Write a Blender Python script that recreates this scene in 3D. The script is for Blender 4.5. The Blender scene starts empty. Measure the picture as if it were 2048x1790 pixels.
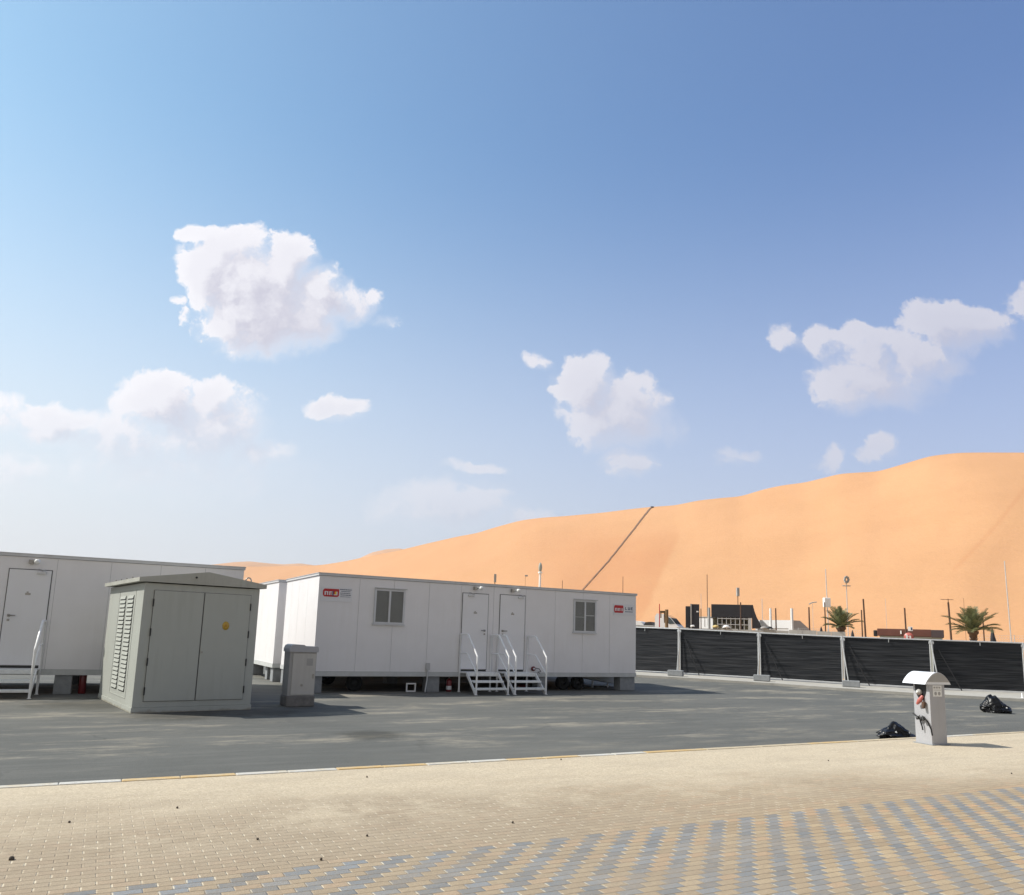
import bpy, bmesh, math, random
from math import sin, cos, pi, radians, sqrt, exp
from mathutils import Vector, Matrix, noise
random.seed(7)
SC = bpy.context.scene
COL = SC.collection

# ------------------------------------------------------------------ materials
def mat(name, color, rough=.6, metal=0., var=.0, scale=4., bump=0., bscale=60., spec=.5, dirt=None, dirt_h=.35, coat=0.):
    m = bpy.data.materials.new(name); m.use_nodes = True
    nt = m.node_tree; N = nt.nodes; Lk = nt.links
    b = N['Principled BSDF']
    b.inputs['Roughness'].default_value = rough
    b.inputs['Metallic'].default_value = metal
    b.inputs['Specular IOR Level'].default_value = spec
    b.inputs['Coat Weight'].default_value = coat
    b.inputs['Base Color'].default_value = (*color, 1)
    tc = N.new('ShaderNodeTexCoord')
    out = None
    if var > 0:
        n = N.new('ShaderNodeTexNoise'); n.inputs['Scale'].default_value = scale; n.inputs['Detail'].default_value = 6
        n.inputs['Roughness'].default_value = .65
        Lk.new(tc.outputs['Object'], n.inputs['Vector'])
        mx = N.new('ShaderNodeMix'); mx.data_type = 'RGBA'
        mr = N.new('ShaderNodeMapRange'); mr.inputs[1].default_value = .3; mr.inputs[2].default_value = .7
        Lk.new(n.outputs['Fac'], mr.inputs[0]); Lk.new(mr.outputs[0], mx.inputs[0])
        mx.inputs[6].default_value = (*[c * (1 - var) for c in color], 1)
        mx.inputs[7].default_value = (*[min(1, c * (1 + var)) for c in color], 1)
        out = mx.outputs[2]
        mr2 = N.new('ShaderNodeMapRange'); mr2.inputs[3].default_value = max(.05, rough - .12); mr2.inputs[4].default_value = min(1, rough + .12)
        Lk.new(n.outputs['Fac'], mr2.inputs[0]); Lk.new(mr2.outputs[0], b.inputs['Roughness'])
    if dirt is not None:
        sp = N.new('ShaderNodeSeparateXYZ'); Lk.new(tc.outputs['Object'], sp.inputs[0])
        n2 = N.new('ShaderNodeTexNoise'); n2.inputs['Scale'].default_value = 5; n2.inputs['Detail'].default_value = 8; n2.inputs['Roughness'].default_value = .7
        Lk.new(tc.outputs['Object'], n2.inputs['Vector'])
        a = N.new('ShaderNodeMath'); a.operation = 'MULTIPLY_ADD'
        Lk.new(n2.outputs['Fac'], a.inputs[0]); a.inputs[1].default_value = dirt_h * 2.2; a.inputs[2].default_value = -dirt_h * .8
        s = N.new('ShaderNodeMapRange'); s.inputs[3].default_value = .85; s.inputs[4].default_value = 0
        s.inputs[1].default_value = 0; s.interpolation_type = 'SMOOTHSTEP'
        am = N.new('ShaderNodeMath'); am.operation = 'MAXIMUM'; am.inputs[1].default_value = .002; Lk.new(a.outputs[0], am.inputs[0])
        Lk.new(sp.outputs[2], s.inputs[0]); Lk.new(am.outputs[0], s.inputs[2])
        mx2 = N.new('ShaderNodeMix'); mx2.data_type = 'RGBA'
        Lk.new(s.outputs[0], mx2.inputs[0])
        if out: Lk.new(out, mx2.inputs[6])
        else: mx2.inputs[6].default_value = (*color, 1)
        mx2.inputs[7].default_value = (*dirt, 1)
        out = mx2.outputs[2]
    if out: Lk.new(out, b.inputs['Base Color'])
    if bump > 0:
        n3 = N.new('ShaderNodeTexNoise'); n3.inputs['Scale'].default_value = bscale; n3.inputs['Detail'].default_value = 4
        Lk.new(tc.outputs['Object'], n3.inputs['Vector'])
        bp = N.new('ShaderNodeBump'); bp.inputs['Strength'].default_value = bump; bp.inputs['Distance'].default_value = .01
        Lk.new(n3.outputs['Fac'], bp.inputs['Height']); Lk.new(bp.outputs['Normal'], b.inputs['Normal'])
    return m

def streaks(m, amt, tone, sx=9., sz=.55):
    nt = m.node_tree; N = nt.nodes; Lk = nt.links; b = N['Principled BSDF']
    src = b.inputs['Base Color'].links[0].from_socket
    tc = N.new('ShaderNodeTexCoord'); mp = N.new('ShaderNodeMapping'); mp.inputs['Scale'].default_value = (sx, sx, sz); Lk.new(tc.outputs['Object'], mp.inputs[0])
    n = N.new('ShaderNodeTexNoise'); n.inputs['Scale'].default_value = 1; n.inputs['Detail'].default_value = 3; n.inputs['Roughness'].default_value = .7; Lk.new(mp.outputs[0], n.inputs['Vector'])
    n2 = N.new('ShaderNodeTexNoise'); n2.inputs['Scale'].default_value = 1.1; n2.inputs['Detail'].default_value = 5; Lk.new(tc.outputs['Object'], n2.inputs['Vector'])
    a = N.new('ShaderNodeMath'); a.operation = 'MULTIPLY'; Lk.new(n.outputs['Fac'], a.inputs[0]); Lk.new(n2.outputs['Fac'], a.inputs[1])
    r = N.new('ShaderNodeMapRange'); r.interpolation_type = 'SMOOTHSTEP'; r.inputs[1].default_value = .24; r.inputs[2].default_value = .38; r.inputs[4].default_value = amt; Lk.new(a.outputs[0], r.inputs[0])
    mx = N.new('ShaderNodeMix'); mx.data_type = 'RGBA'; Lk.new(r.outputs[0], mx.inputs[0]); Lk.new(src, mx.inputs[6]); mx.inputs[7].default_value = (*tone, 1)
    Lk.new(mx.outputs[2], b.inputs['Base Color'])
M = {}
M['panel'] = mat('panel_white', (.80, .785, .79), .45, 0, .035, 1.2, .15, 2.0, dirt=(.50, .47, .42), dirt_h=.12)
M['seam'] = mat('panel_seam', (.33, .33, .33), .7)
M['trim'] = mat('trim_white', (.60, .61, .63), .4, 0, .05, 3)
M['skirt'] = mat('frame_paint', (.55, .56, .55), .5, 0, .08, 5, dirt=(.42, .38, .32), dirt_h=.05)
M['rail'] = mat('rail_white', (.90, .90, .90), .35, 0, .04, 9)
M['tread'] = mat('tread_white', (.80, .81, .80), .5, 0, .1, 12)
M['door'] = mat('door_white', (.80, .795, .81), .4, 0, .02, 2)
M['gasket'] = mat('gasket', (.12, .12, .12), .7)
M['black'] = mat('black_plastic', (.018, .018, .02), .5, 0, .2, 6)
M['metal'] = mat('brushed_metal', (.35, .34, .32), .35, .8, .1, 20)
M['galv'] = mat('galvanised', (.62, .63, .64), .42, .35, .12, 14)
M['blind'] = mat('window_blind', (.27, .265, .25), .8, 0, .06, 3)
M['concrete'] = mat('concrete_block', (.27, .28, .29), .9, 0, .16, 7, .5, 40)
M['concrete_dark'] = mat('concrete_base', (.18, .17, .16), .9, 0, .25, 7, .5, 40)
M['glassy'] = None
streaks(M['panel'], .09, (.60, .56, .50)); streaks(M['trim'], .2, (.45, .42, .38)); streaks(M['rail'], .25, (.6, .55, .48))
M['kiosk_g'] = mat('enclosure_paint', (.43, .445, .405), .55, 0, .035, 2.2, .25, 90, dirt=(.27, .24, .18), dirt_h=.14)
M['kiosk_roof'] = mat('enclosure_roof', (.42, .42, .37), .6, 0, .08, 3, .3, 70)
M['yellow'] = mat('yellow_sticker', (.52, .33, .05), .5, 0, .15, 22)
M['pillar_d'] = mat('pillar_grey', (.38, .37, .355), .7, 0, .08, 6, .3, 60)
M['pillar_l'] = mat('pillar_door', (.52, .50, .465), .6, 0, .05, 4)
M['bollard'] = mat('bollard_grey', (.41, .41, .43), .5, 0, .04, 5, .12, 80)
M['roofmetal'] = mat('bollard_roof', (.74, .76, .80), .35, .0, .05, 8)
M['red'] = mat('red_paint', (.17, .009, .014), .35, 0, .12, 12, coat=.3)
M['signred'] = mat('sign_red', (.50, .015, .02), .5)
M['signwhite'] = mat('sign_white', (.74, .74, .76), .5)
M['signblue'] = mat('sign_blue', (.05, .07, .14), .5)
M['signyellow'] = mat('sign_yellow', (.85, .55, .04), .5)
M['pinkred'] = mat('plug_red', (.50, .14, .12), .4, 0, .2, 20)
M['rubber'] = mat('rubber', (.012, .012, .012), .85)
M['bag'] = mat('black_bag', (.004, .004, .005), .36, 0, .1, 10, spec=.35)
M['brown'] = mat('brown_post', (.10, .055, .035), .8, 0, .2, 10)
M['wood'] = mat('weathered_wood', (.24, .15, .07), .85, 0, .3, 8)
M['darkclad'] = mat('dark_cladding', (.022, .023, .030), .6, 0, .15, 3)
M['whiteclad'] = mat('white_cladding', (.74, .745, .76), .5, 0, .03, 1)
M['greyclad'] = mat('grey_cladding', (.34, .32, .31), .6, 0, .06, 1)
M['maroon'] = mat('maroon_roof', (.12, .045, .032), .6, 0, .22, .8)
M['greywall'] = mat('site_wall', (.42, .42, .41), .85, 0, .16, 3)
M['greenwall'] = mat('pale_green_wall', (.34, .37, .34), .6, 0, .06, 2)
M['fabric_far'] = mat('dark_sheet', (.03, .028, .028), .8, 0, .2, 3)
M['trunk'] = mat('palm_trunk', (.12, .075, .045), .9, 0, .35, 14, .8, 30)
M['stone'] = mat('dark_stone', (.085, .068, .052), .9, 0, .2, 20)
M['cable'] = mat('cable_black', (.012, .012, .012), .5)
M['pipe'] = mat('grey_pipe', (.50, .50, .50), .5)
M['windglass'] = mat('tinted_glass', (.05, .07, .08), .08, 0, 0, spec=.8)
M['lens'] = mat('lamp_lens', (.80, .80, .78), .25)
M['sand_paper'] = mat('label_card', (.80, .80, .78), .6)

streaks(M['kiosk_g'], .14, (.29, .285, .245)); streaks(M['kiosk_roof'], .25, (.25, .24, .20)); streaks(M['bollard'], .15, (.30, .29, .27)); streaks(M['pillar_l'], .12, (.30, .28, .25)); streaks(M['door'], .06, (.62, .58, .52))

def leafmat():
    m = bpy.data.materials.new('palm_leaf'); m.use_nodes = True; nt = m.node_tree; b = nt.nodes['Principled BSDF']
    g = nt.nodes.new('ShaderNodeNewGeometry')
    r = nt.nodes.new('ShaderNodeValToRGB')
    r.color_ramp.elements[0].color = (.055, .075, .030, 1); r.color_ramp.elements[1].color = (.24, .25, .11, 1)
    nt.links.new(g.outputs['Random Per Island'], r.inputs[0]); nt.links.new(r.outputs[0], b.inputs['Base Color'])
    b.inputs['Roughness'].default_value = .5
    return m
M['leaf'] = leafmat()

def fabricmat():
    m = bpy.data.materials.new('shade_net'); m.use_nodes = True; nt = m.node_tree; N = nt.nodes; Lk = nt.links
    b = N['Principled BSDF']; tc = N.new('ShaderNodeTexCoord'); mp = N.new('ShaderNodeMapping')
    mp.inputs['Scale'].default_value = (.45, 1, 15); Lk.new(tc.outputs['Object'], mp.inputs[0])
    n = N.new('ShaderNodeTexNoise'); n.inputs['Scale'].default_value = 1.6; n.inputs['Detail'].default_value = 5; Lk.new(mp.outputs[0], n.inputs['Vector'])
    r = N.new('ShaderNodeValToRGB'); r.color_ramp.elements[0].position = .35; r.color_ramp.elements[1].position = .72
    r.color_ramp.elements[0].color = (.008, .010, .014, 1); r.color_ramp.elements[1].color = (.052, .053, .057, 1)
    Lk.new(n.outputs['Fac'], r.inputs[0]); Lk.new(r.outputs[0], b.inputs['Base Color'])
    b.inputs['Roughness'].default_value = .75; b.inputs['Specular IOR Level'].default_value = .25
    return m
M['net'] = fabricmat()
def glass():
    m = bpy.data.materials.new('window_glass'); m.use_nodes = True; b = m.node_tree.nodes['Principled BSDF']
    b.inputs['Base Color'].default_value = (.95, .97, .97, 1); b.inputs['Roughness'].default_value = .04
    b.inputs['Transmission Weight'].default_value = 1; b.inputs['IOR'].default_value = 1.45
    return m
M['glassy'] = glass()

# ------------------------------------------------------------------ mesh builder
class MB:
    def __init__(s): s.v = []; s.f = []; s.m = []; s.sm = []
    def add(s, vs, fs, mi=0, smooth=False):
        o = len(s.v); s.v += [tuple(v) for v in vs]
        for f in fs: s.f.append([i + o for i in f]); s.m.append(mi); s.sm.append(smooth)
        return s
    def box(s, x0, x1, y0, y1, z0, z1, mi=0, b=0.):
        if b > 0:
            bm = bmesh.new(); bmesh.ops.create_cube(bm, size=1)
            for v in bm.verts: v.co = Vector(((x0 + x1) / 2 + v.co.x * (x1 - x0), (y0 + y1) / 2 + v.co.y * (y1 - y0), (z0 + z1) / 2 + v.co.z * (z1 - z0)))
            bmesh.ops.bevel(bm, geom=list(bm.edges), offset=b, segments=2, affect='EDGES', profile=.6)
            bm.verts.index_update()
            s.add([v.co for v in bm.verts], [[v.index for v in f.verts] for f in bm.faces], mi); bm.free(); return s
        v = [(x, y, z) for z in (z0, z1) for y in (y0, y1) for x in (x0, x1)]
        return s.add(v, [(0, 2, 3, 1), (4, 5, 7, 6), (0, 1, 5, 4), (2, 6, 7, 3), (0, 4, 6, 2), (1, 3, 7, 5)], mi)
    def tube(s, pts, r, n=8, mi=0, caps=True, sq=False):
        pts = [Vector(p) for p in pts]; rings = []
        rs = r if isinstance(r, (list, tuple)) else [r] * len(pts)
        up = None
        for i, p in enumerate(pts):
            if i == 0: t = pts[1] - p
            elif i == len(pts) - 1: t = p - pts[i - 1]
            else: t = (pts[i + 1] - p).normalized() + (p - pts[i - 1]).normalized()
            t.normalize()
            if up is None:
                up = Vector((0, 0, 1)) if abs(t.z) < .9 else Vector((1, 0, 0))
            a = t.cross(up).normalized(); bb = a.cross(t).normalized(); up = bb
            k = 1.
            if 0 < i < len(pts) - 1:
                c = t.dot((pts[i + 1] - p).normalized()); k = 1 / max(.6, c)
            ring = []
            for j in range(n):
                an = 2 * pi * (j + (.5 if sq else 0)) / n
                ring.append(p + (a * cos(an) * 1 + bb * sin(an) * k) * rs[i])
            rings.append(ring)
        vs = [v for rg in rings for v in rg]; fs = []
        for i in range(len(pts) - 1):
            for j in range(n):
                j2 = (j + 1) % n
                fs.append((i * n + j, i * n + j2, (i + 1) * n + j2, (i + 1) * n + j))
        s.add(vs, fs, mi, not sq)
        if caps: s.add(rings[0], [list(range(n))[::-1]], mi); s.add(rings[-1], [list(range(n))], mi)
        return s
    def lathe(s, prof, c=(0, 0, 0), n=20, mi=0):
        vs = []; fs = []
        for r, z in prof:
            for j in range(n): vs.append((c[0] + r * cos(2 * pi * j / n), c[1] + r * sin(2 * pi * j / n), c[2] + z))
        for i in range(len(prof) - 1):
            for j in range(n):
                j2 = (j + 1) % n; fs.append((i * n + j, i * n + j2, (i + 1) * n + j2, (i + 1) * n + j))
        s.add(vs, fs, mi, True); return s
    def prism(s, poly, axis, a0, a1, mi=0):
        """poly in the plane normal to axis (0 x: (y,z), 1 y: (x,z), 2 z: (x,y))"""
        def P(p, a): return {0: (a, p[0], p[1]), 1: (p[0], a, p[1]), 2: (p[0], p[1], a)}[axis]
        n = len(poly); vs = [P(p, a0) for p in poly] + [P(p, a1) for p in poly]
        fs = [list(range(n)), list(range(2 * n - 1, n - 1, -1))] + [(i, i + n, (i + 1) % n + n, (i + 1) % n) for i in range(n)]
        return s.add(vs, fs, mi)
    def build(s, name, mats, parent=None, loc=(0, 0, 0), rz=0., fix=True):
        me = bpy.data.meshes.new(name); me.from_pydata(s.v, [], s.f)
        if not isinstance(mats, (list, tuple)): mats = [mats]
        for m in mats: me.materials.append(m)
        me.polygons.foreach_set('material_index', s.m); me.polygons.foreach_set('use_smooth', s.sm)
        if fix:
            bm = bmesh.new(); bm.from_mesh(me); bmesh.ops.recalc_face_normals(bm, faces=bm.faces); bm.to_mesh(me); bm.free()
        me.update()
        o = bpy.data.objects.new(name, me); COL.objects.link(o); o.location = loc; o.rotation_euler = (0, 0, rz)
        if parent: o.parent = parent
        return o

def tag(o, label, cat, group=None):
    o['label'] = label; o['category'] = cat
    if group: o['group'] = group
    return o
def empty(name, loc, rz, label, cat, group=None):
    o = bpy.data.objects.new(name, None); COL.objects.link(o); o.location = loc; o.rotation_euler = (0, 0, rz); o.empty_display_size = .2
    return tag(o, label, cat, group)
def struct(o, kind='structure'): o['kind'] = kind; return o
def copy_tree(o, parent=None):
    c = o.copy(); COL.objects.link(c)
    if parent: c.parent = parent
    for ch in [k for k in COL.objects if k.parent == o]: copy_tree(ch, c)
    return c
def S(t): t = min(max(t, 0), 1); return t * t * (3 - 2 * t)
def gz(x, y): return .13 * S((y - 26) / 8) * (1 - S((x - 8) / 12))

# ------------------------------------------------------------------ camera
TH, RO, F, PY, H = .1590, .0319, 1518.6, 1027.2, 1.72
cam = bpy.data.cameras.new('camera'); co = bpy.data.objects.new('camera', cam); COL.objects.link(co); SC.camera = co
fw = Vector((0, cos(TH), sin(TH))); r0 = Vector((1, 0, 0)); u0 = r0.cross(fw)
rr = cos(RO) * r0 + sin(RO) * u0; uu = -sin(RO) * r0 + cos(RO) * u0
mw = Matrix((rr, uu, -fw)).transposed().to_4x4(); mw.translation = Vector((0, 0, H)); co.matrix_world = mw
cam.sensor_fit = 'HORIZONTAL'; cam.sensor_width = 36; cam.lens = F / 2048 * 36
cam.shift_y = (PY - 895) / 2048; cam.clip_start = .1; cam.clip_end = 12000

# ------------------------------------------------------------------ light + sky
SUN_EL = radians(47.5); sd = Vector((-.998 * cos(SUN_EL), .0585 * cos(SUN_EL), sin(SUN_EL)))
sl = bpy.data.lights.new('sun', 'SUN'); so = bpy.data.objects.new('sun', sl); COL.objects.link(so)
sl.energy = 4.95; sl.angle = radians(.5); sl.color = (1, .955, .88)
so.rotation_euler = sd.to_track_quat('Z', 'Y').to_euler()

SKYS = .10
CL = [(-0.372, 0.4611, 0.081, 0.0786, 1.25), (-0.427, 0.498, 0.048, 0.056, 1.15), (-0.3951, 0.5241, 0.0422, 0.0364, 0.9), (-0.33, 0.5037, 0.0435, 0.0514, 1.1), (-0.2876, 0.453, 0.0592, 0.0461, 1.05), (-0.3611, 0.4137, 0.0865, 0.05, 1.15), (-0.302, 0.412, 0.0623, 0.044, 1.0), (-0.2414, 0.4397, 0.0417, 0.0295, 0.75), (-0.2056, 0.4469, 0.0237, 0.0192, 0.62), (-0.186, 0.421, 0.0208, 0.0147, 0.5), (-0.4773, 0.4451, 0.0153, 0.0103, 0.42), (-0.4693, 0.4203, 0.0097, 0.0176, 0.42), (-0.4641, 0.5445, 0.0183, 0.0167, 0.6), (-0.2417, 0.2998, 0.0449, 0.0198, 0.85), (-0.2591, 0.2964, 0.0231, 0.0141, 0.7), (0.0959, 0.3386, 0.0453, 0.0445, 1.0), (0.1327, 0.2973, 0.075, 0.044, 0.95), (0.1577, 0.33, 0.0479, 0.0343, 0.85), (0.2042, 0.2891, 0.0286, 0.0325, 0.5), (0.1536, 0.2352, 0.0338, 0.0222, 0.85), (0.0283, 0.3773, 0.0207, 0.0145, 0.45), (0.196, 0.3313, 0.0233, 0.0171, 0.6), (0.4967, 0.3591, 0.0862, 0.0448, 0.9), (0.4581, 0.34, 0.0515, 0.0323, 0.8), (0.4953, 0.400, 0.0400, 0.0340, 0.85), (0.6049, 0.4425, 0.0733, 0.034, 0.95), (0.6605, 0.4407, 0.0419, 0.0281, 0.75), (0.4366, 0.4080, 0.0470, 0.0300, 0.62), (0.4615, 0.4267, 0.0237, 0.022, 0.55), (0.3743, 0.4165, 0.0264, 0.0234, 0.55), (0.7057, 0.4866, 0.0309, 0.027, 0.6), (0.5639, 0.4000, 0.0600, 0.0330, 0.85), (0.4274, 0.2462, 0.0271, 0.0237, 0.5), (0.4922, 0.2601, 0.0285, 0.0238, 0.55), (0.3056, 0.2436, 0.0406, 0.0125, 0.36), (-0.4804, 0.2947, 0.0645, 0.0368, 0.72), (-0.4234, 0.2684, 0.088, 0.0528, 0.62), (-0.5251, 0.2372, 0.0875, 0.0418, 0.55), (-0.6261, 0.2618, 0.0574, 0.0252, 0.62), (-0.3427, 0.2363, 0.0505, 0.0222, 0.5), (-0.4684, 0.2114, 0.1744, 0.0484, 0.45), (-0.6607, 0.1914, 0.0601, 0.0412, 0.42), (-0.4203, 0.3073, 0.0272, 0.0241, 0.6), (-0.6981, 0.2678, 0.054, 0.028, 0.45), (-0.0931, 0.169, 0.0868, 0.0327, 0.55), (-0.052, 0.2264, 0.0418, 0.0097, 0.4), (0.0143, 0.1522, 0.04, 0.0203, 0.42)]
CL = [(u, v, a * (1.12 if v < .32 and u < .1 and w < .8 else 1), b * (1.15 if v < .32 and u < .1 and w < .8 else 1), min(1.05, w * 1.65) if v < .32 and u < .1 and w < .8 else w) for (u, v, a, b, w) in CL]
def density_group():
    g = bpy.data.node_groups.new('cloud_density', 'ShaderNodeTree')
    g.interface.new_socket('P', in_out='INPUT', socket_type='NodeSocketVector')
    g.interface.new_socket('D', in_out='OUTPUT', socket_type='NodeSocketFloat')
    N = g.nodes; Lk = g.links; gi = N.new('NodeGroupInput'); go = N.new('NodeGroupOutput')
    def noise_(scale, detail, rough, src):
        n = N.new('ShaderNodeTexNoise'); n.inputs['Scale'].default_value = scale; n.inputs['Detail'].default_value = detail
        n.inputs['Roughness'].default_value = rough; Lk.new(src, n.inputs['Vector']); return n
    # billowing edges: warp the position, then add detail
    w = noise_(13, 5, .6, gi.outputs[0])
    sub = N.new('ShaderNodeVectorMath'); sub.operation = 'SUBTRACT'; Lk.new(w.outputs['Color'], sub.inputs[0]); sub.inputs[1].default_value = (.5, .5, .5)
    sc = N.new('ShaderNodeVectorMath'); sc.operation = 'MULTIPLY_ADD'; Lk.new(sub.outputs[0], sc.inputs[0]); sc.inputs[1].default_value = (.075, .06, 0); Lk.new(gi.outputs[0], sc.inputs[2])
    w2 = noise_(48, 6, .65, sc.outputs[0])
    sub2 = N.new('ShaderNodeVectorMath'); sub2.operation = 'SUBTRACT'; Lk.new(w2.outputs['Color'], sub2.inputs[0]); sub2.inputs[1].default_value = (.5, .5, .5)
    sc2 = N.new('ShaderNodeVectorMath'); sc2.operation = 'MULTIPLY_ADD'; Lk.new(sub2.outputs[0], sc2.inputs[0]); sc2.inputs[1].default_value = (.014, .014, 0); Lk.new(sc.outputs[0], sc2.inputs[2])
    P = sc2.outputs[0]; acc = None
    for (u, v, a, b, wt) in CL:
        s1 = N.new('ShaderNodeVectorMath'); s1.operation = 'SUBTRACT'; Lk.new(P, s1.inputs[0]); s1.inputs[1].default_value = (u, v, 0)
        s2 = N.new('ShaderNodeVectorMath'); s2.operation = 'MULTIPLY'; Lk.new(s1.outputs[0], s2.inputs[0]); s2.inputs[1].default_value = (1 / a, 1 / b, 0)
        s3 = N.new('ShaderNodeVectorMath'); s3.operation = 'DOT_PRODUCT'; Lk.new(s2.outputs[0], s3.inputs[0]); Lk.new(s2.outputs[0], s3.inputs[1])
        s4 = N.new('ShaderNodeMath'); s4.operation = 'MULTIPLY_ADD'; Lk.new(s3.outputs['Value'], s4.inputs[0]); s4.inputs[1].default_value = -.62 * wt; s4.inputs[2].default_value = wt
        if acc is None: acc = s4.outputs[0]
        else:
            m = N.new('ShaderNodeMath'); m.operation = 'SMOOTH_MAX'; Lk.new(acc, m.inputs[0]); Lk.new(s4.outputs[0], m.inputs[1]); m.inputs[2].default_value = .22; acc = m.outputs[0]
    n2 = noise_(24, 9, .62, P)
    ad = N.new('ShaderNodeMath'); ad.operation = 'MULTIPLY_ADD'; Lk.new(n2.outputs['Fac'], ad.inputs[0]); ad.inputs[1].default_value = 1.0; ad.inputs[2].default_value = -.52
    o = N.new('ShaderNodeMath'); o.operation = 'ADD'; Lk.new(acc, o.inputs[0]); Lk.new(ad.outputs[0], o.inputs[1])
    Lk.new(o.outputs[0], go.inputs[0])
    return g

def build_world():
    w = bpy.data.worlds.new('World'); SC.world = w; w.use_nodes = True; nt = w.node_tree; N = nt.nodes; Lk = nt.links
    for n in list(N): N.remove(n)
    out = N.new('ShaderNodeOutputWorld'); bg = N.new('ShaderNodeBackground'); bg.inputs[1].default_value = SKYS
    Lk.new(bg.outputs[0], out.inputs[0])
    sky = N.new('ShaderNodeTexSky'); sky.sky_type = 'NISHITA'; sky.sun_disc = False
    sky.sun_elevation = SUN_EL; sky.sun_rotation = math.atan2(sd.x, sd.y)
    sky.air_density = 1.0; sky.dust_density = 1.0; sky.ozone_density = 2.0
    tc = N.new('ShaderNodeTexCoord'); sp = N.new('ShaderNodeSeparateXYZ'); Lk.new(tc.outputs['Generated'], sp.inputs[0])
    def math_(op, a, b=None, c=None, clamp=False):
        n = N.new('ShaderNodeMath'); n.operation = op; n.use_clamp = clamp
        for i, x in enumerate((a, b, c)):
            if x is None: continue
            if isinstance(x, (int, float)): n.inputs[i].default_value = x
            else: Lk.new(x, n.inputs[i])
        return n.outputs[0]
    def mix(f, a, b):
        n = N.new('ShaderNodeMix'); n.data_type = 'RGBA'
        for i, x in ((0, f), (6, a), (7, b)):
            if isinstance(x, (int, float)): n.inputs[i].default_value = x
            elif isinstance(x, tuple): n.inputs[i].default_value = (*x, 1)
            else: Lk.new(x, n.inputs[i])
        return n.outputs[2]
    def sstep(x, a, b, lo=0., hi=1.):
        n = N.new('ShaderNodeMapRange'); n.interpolation_type = 'SMOOTHSTEP'; Lk.new(x, n.inputs[0])
        for i, q in ((1, a), (2, b), (3, lo), (4, hi)):
            if isinstance(q, (int, float)): n.inputs[i].default_value = q
            else: Lk.new(q, n.inputs[i])
        return n.outputs[0]
    X, Y, Z = sp.outputs
    k = 1 / SKYS
    def C(r, g, b): return (r * k, g * k, b * k)
    # clear air: the physical sky, with a pale layer of dust near the horizon and towards the sun
    yy = math_('MAXIMUM', Y, .02)
    u = math_('DIVIDE', X, yy); v = math_('DIVIDE', Z, yy)
    zc = math_('MAXIMUM', Z, 0.)
    dust = sstep(zc, .60, .00)
    toward = sstep(X, -.95, .75, 1., 0.)
    dustf = math_('MULTIPLY', dust, math_('MULTIPLY_ADD', toward, .20, .80), clamp=True)
    dustcol = mix(toward, C(.56, .58, .70), C(.82, .80, .82))
    g1 = N.new('ShaderNodeMix'); g1.data_type = 'RGBA'; g1.blend_type = 'MULTIPLY'; g1.inputs[0].default_value = 1
    Lk.new(sky.outputs[0], g1.inputs[6]); g1.inputs[7].default_value = (*SKYTINT, 1)
    g2 = N.new('ShaderNodeMix'); g2.data_type = 'RGBA'; g2.blend_type = 'MULTIPLY'; g2.inputs[0].default_value = 1
    Lk.new(g1.outputs[2], g2.inputs[6]); Lk.new(mix(toward, (.98, 1.02, 1.08), (1.20, 1.38, 1.04)), g2.inputs[7])
    base = mix(math_('MULTIPLY', dustf, .97), g2.outputs[2], dustcol)
    # unseen pale grey added to the sky behind the walker to neutralise shade
    base = mix(sstep(Y, .15, -.45, 0., .85), base, C(.37, .36, .345))
    # clouds
    cx = N.new('ShaderNodeCombineXYZ'); Lk.new(u, cx.inputs[0]); Lk.new(v, cx.inputs[1])
    grp = density_group()
    d1 = N.new('ShaderNodeGroup'); d1.node_tree = grp; Lk.new(cx.outputs[0], d1.inputs[0])
    off = N.new('ShaderNodeVectorMath'); off.operation = 'ADD'; Lk.new(cx.outputs[0], off.inputs[0]); off.inputs[1].default_value = (-.020, .020, 0)
    d2 = N.new('ShaderNodeGroup'); d2.node_tree = grp; Lk.new(off.outputs[0], d2.inputs[0])
    D1, D2 = d1.outputs[0], d2.outputs[0]
    soft = N.new('ShaderNodeTexNoise'); soft.inputs['Scale'].default_value = 7; soft.inputs['Detail'].default_value = 2; Lk.new(cx.outputs[0], soft.inputs['Vector'])
    # edges towards the sun are crisp, the lee and the base feather out
    grad = math_('SUBTRACT', D1, D2)
    crisp = sstep(grad, -.12, .35, .95, .24)
    crisp = math_('ADD', crisp, math_('MULTIPLY', sstep(v, .34, .22, 0., .50), sstep(u, .05, -.25, .25, 1.)))
    al = sstep(D1, .10, math_('ADD', crisp, .14))
    front = sstep(Y, .02, .12)
    low = sstep(v, .12, .34, .48, 1.)
    alpha = math_('MULTIPLY', math_('MULTIPLY', math_('MULTIPLY', al, front), low), math_('MULTIPLY_ADD', toward, .30, .80), clamp=True)
    lit = sstep(grad, -.25, .30)
    thick = sstep(D1, .35, 1.05)
    shade = math_('MULTIPLY', math_('SUBTRACT', 1., math_('MULTIPLY', lit, .8)), thick)
    lt = mix(toward, C(.70, .68, .74), C(1.0, .99, 1.02))
    dk = mix(toward, C(.52, .51, .61), C(.60, .585, .68))
    ccol = mix(math_('MULTIPLY_ADD', shade, .95, .03), lt, dk)
    fin = mix(math_('MULTIPLY', alpha, .97), base, ccol)
    Lk.new(fin, bg.inputs[0])
    try: w.cycles.sampling_method = 'MANUAL'; w.cycles.sample_map_resolution = 512
    except Exception: pass
SKYTINT = (1.16, 1.34, 1.58)
build_world()
SC.view_settings.view_transform = 'Standard'; SC.view_settings.look = 'None'; SC.view_settings.gamma = 1
SC.view_settings.exposure = 0.12

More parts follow.
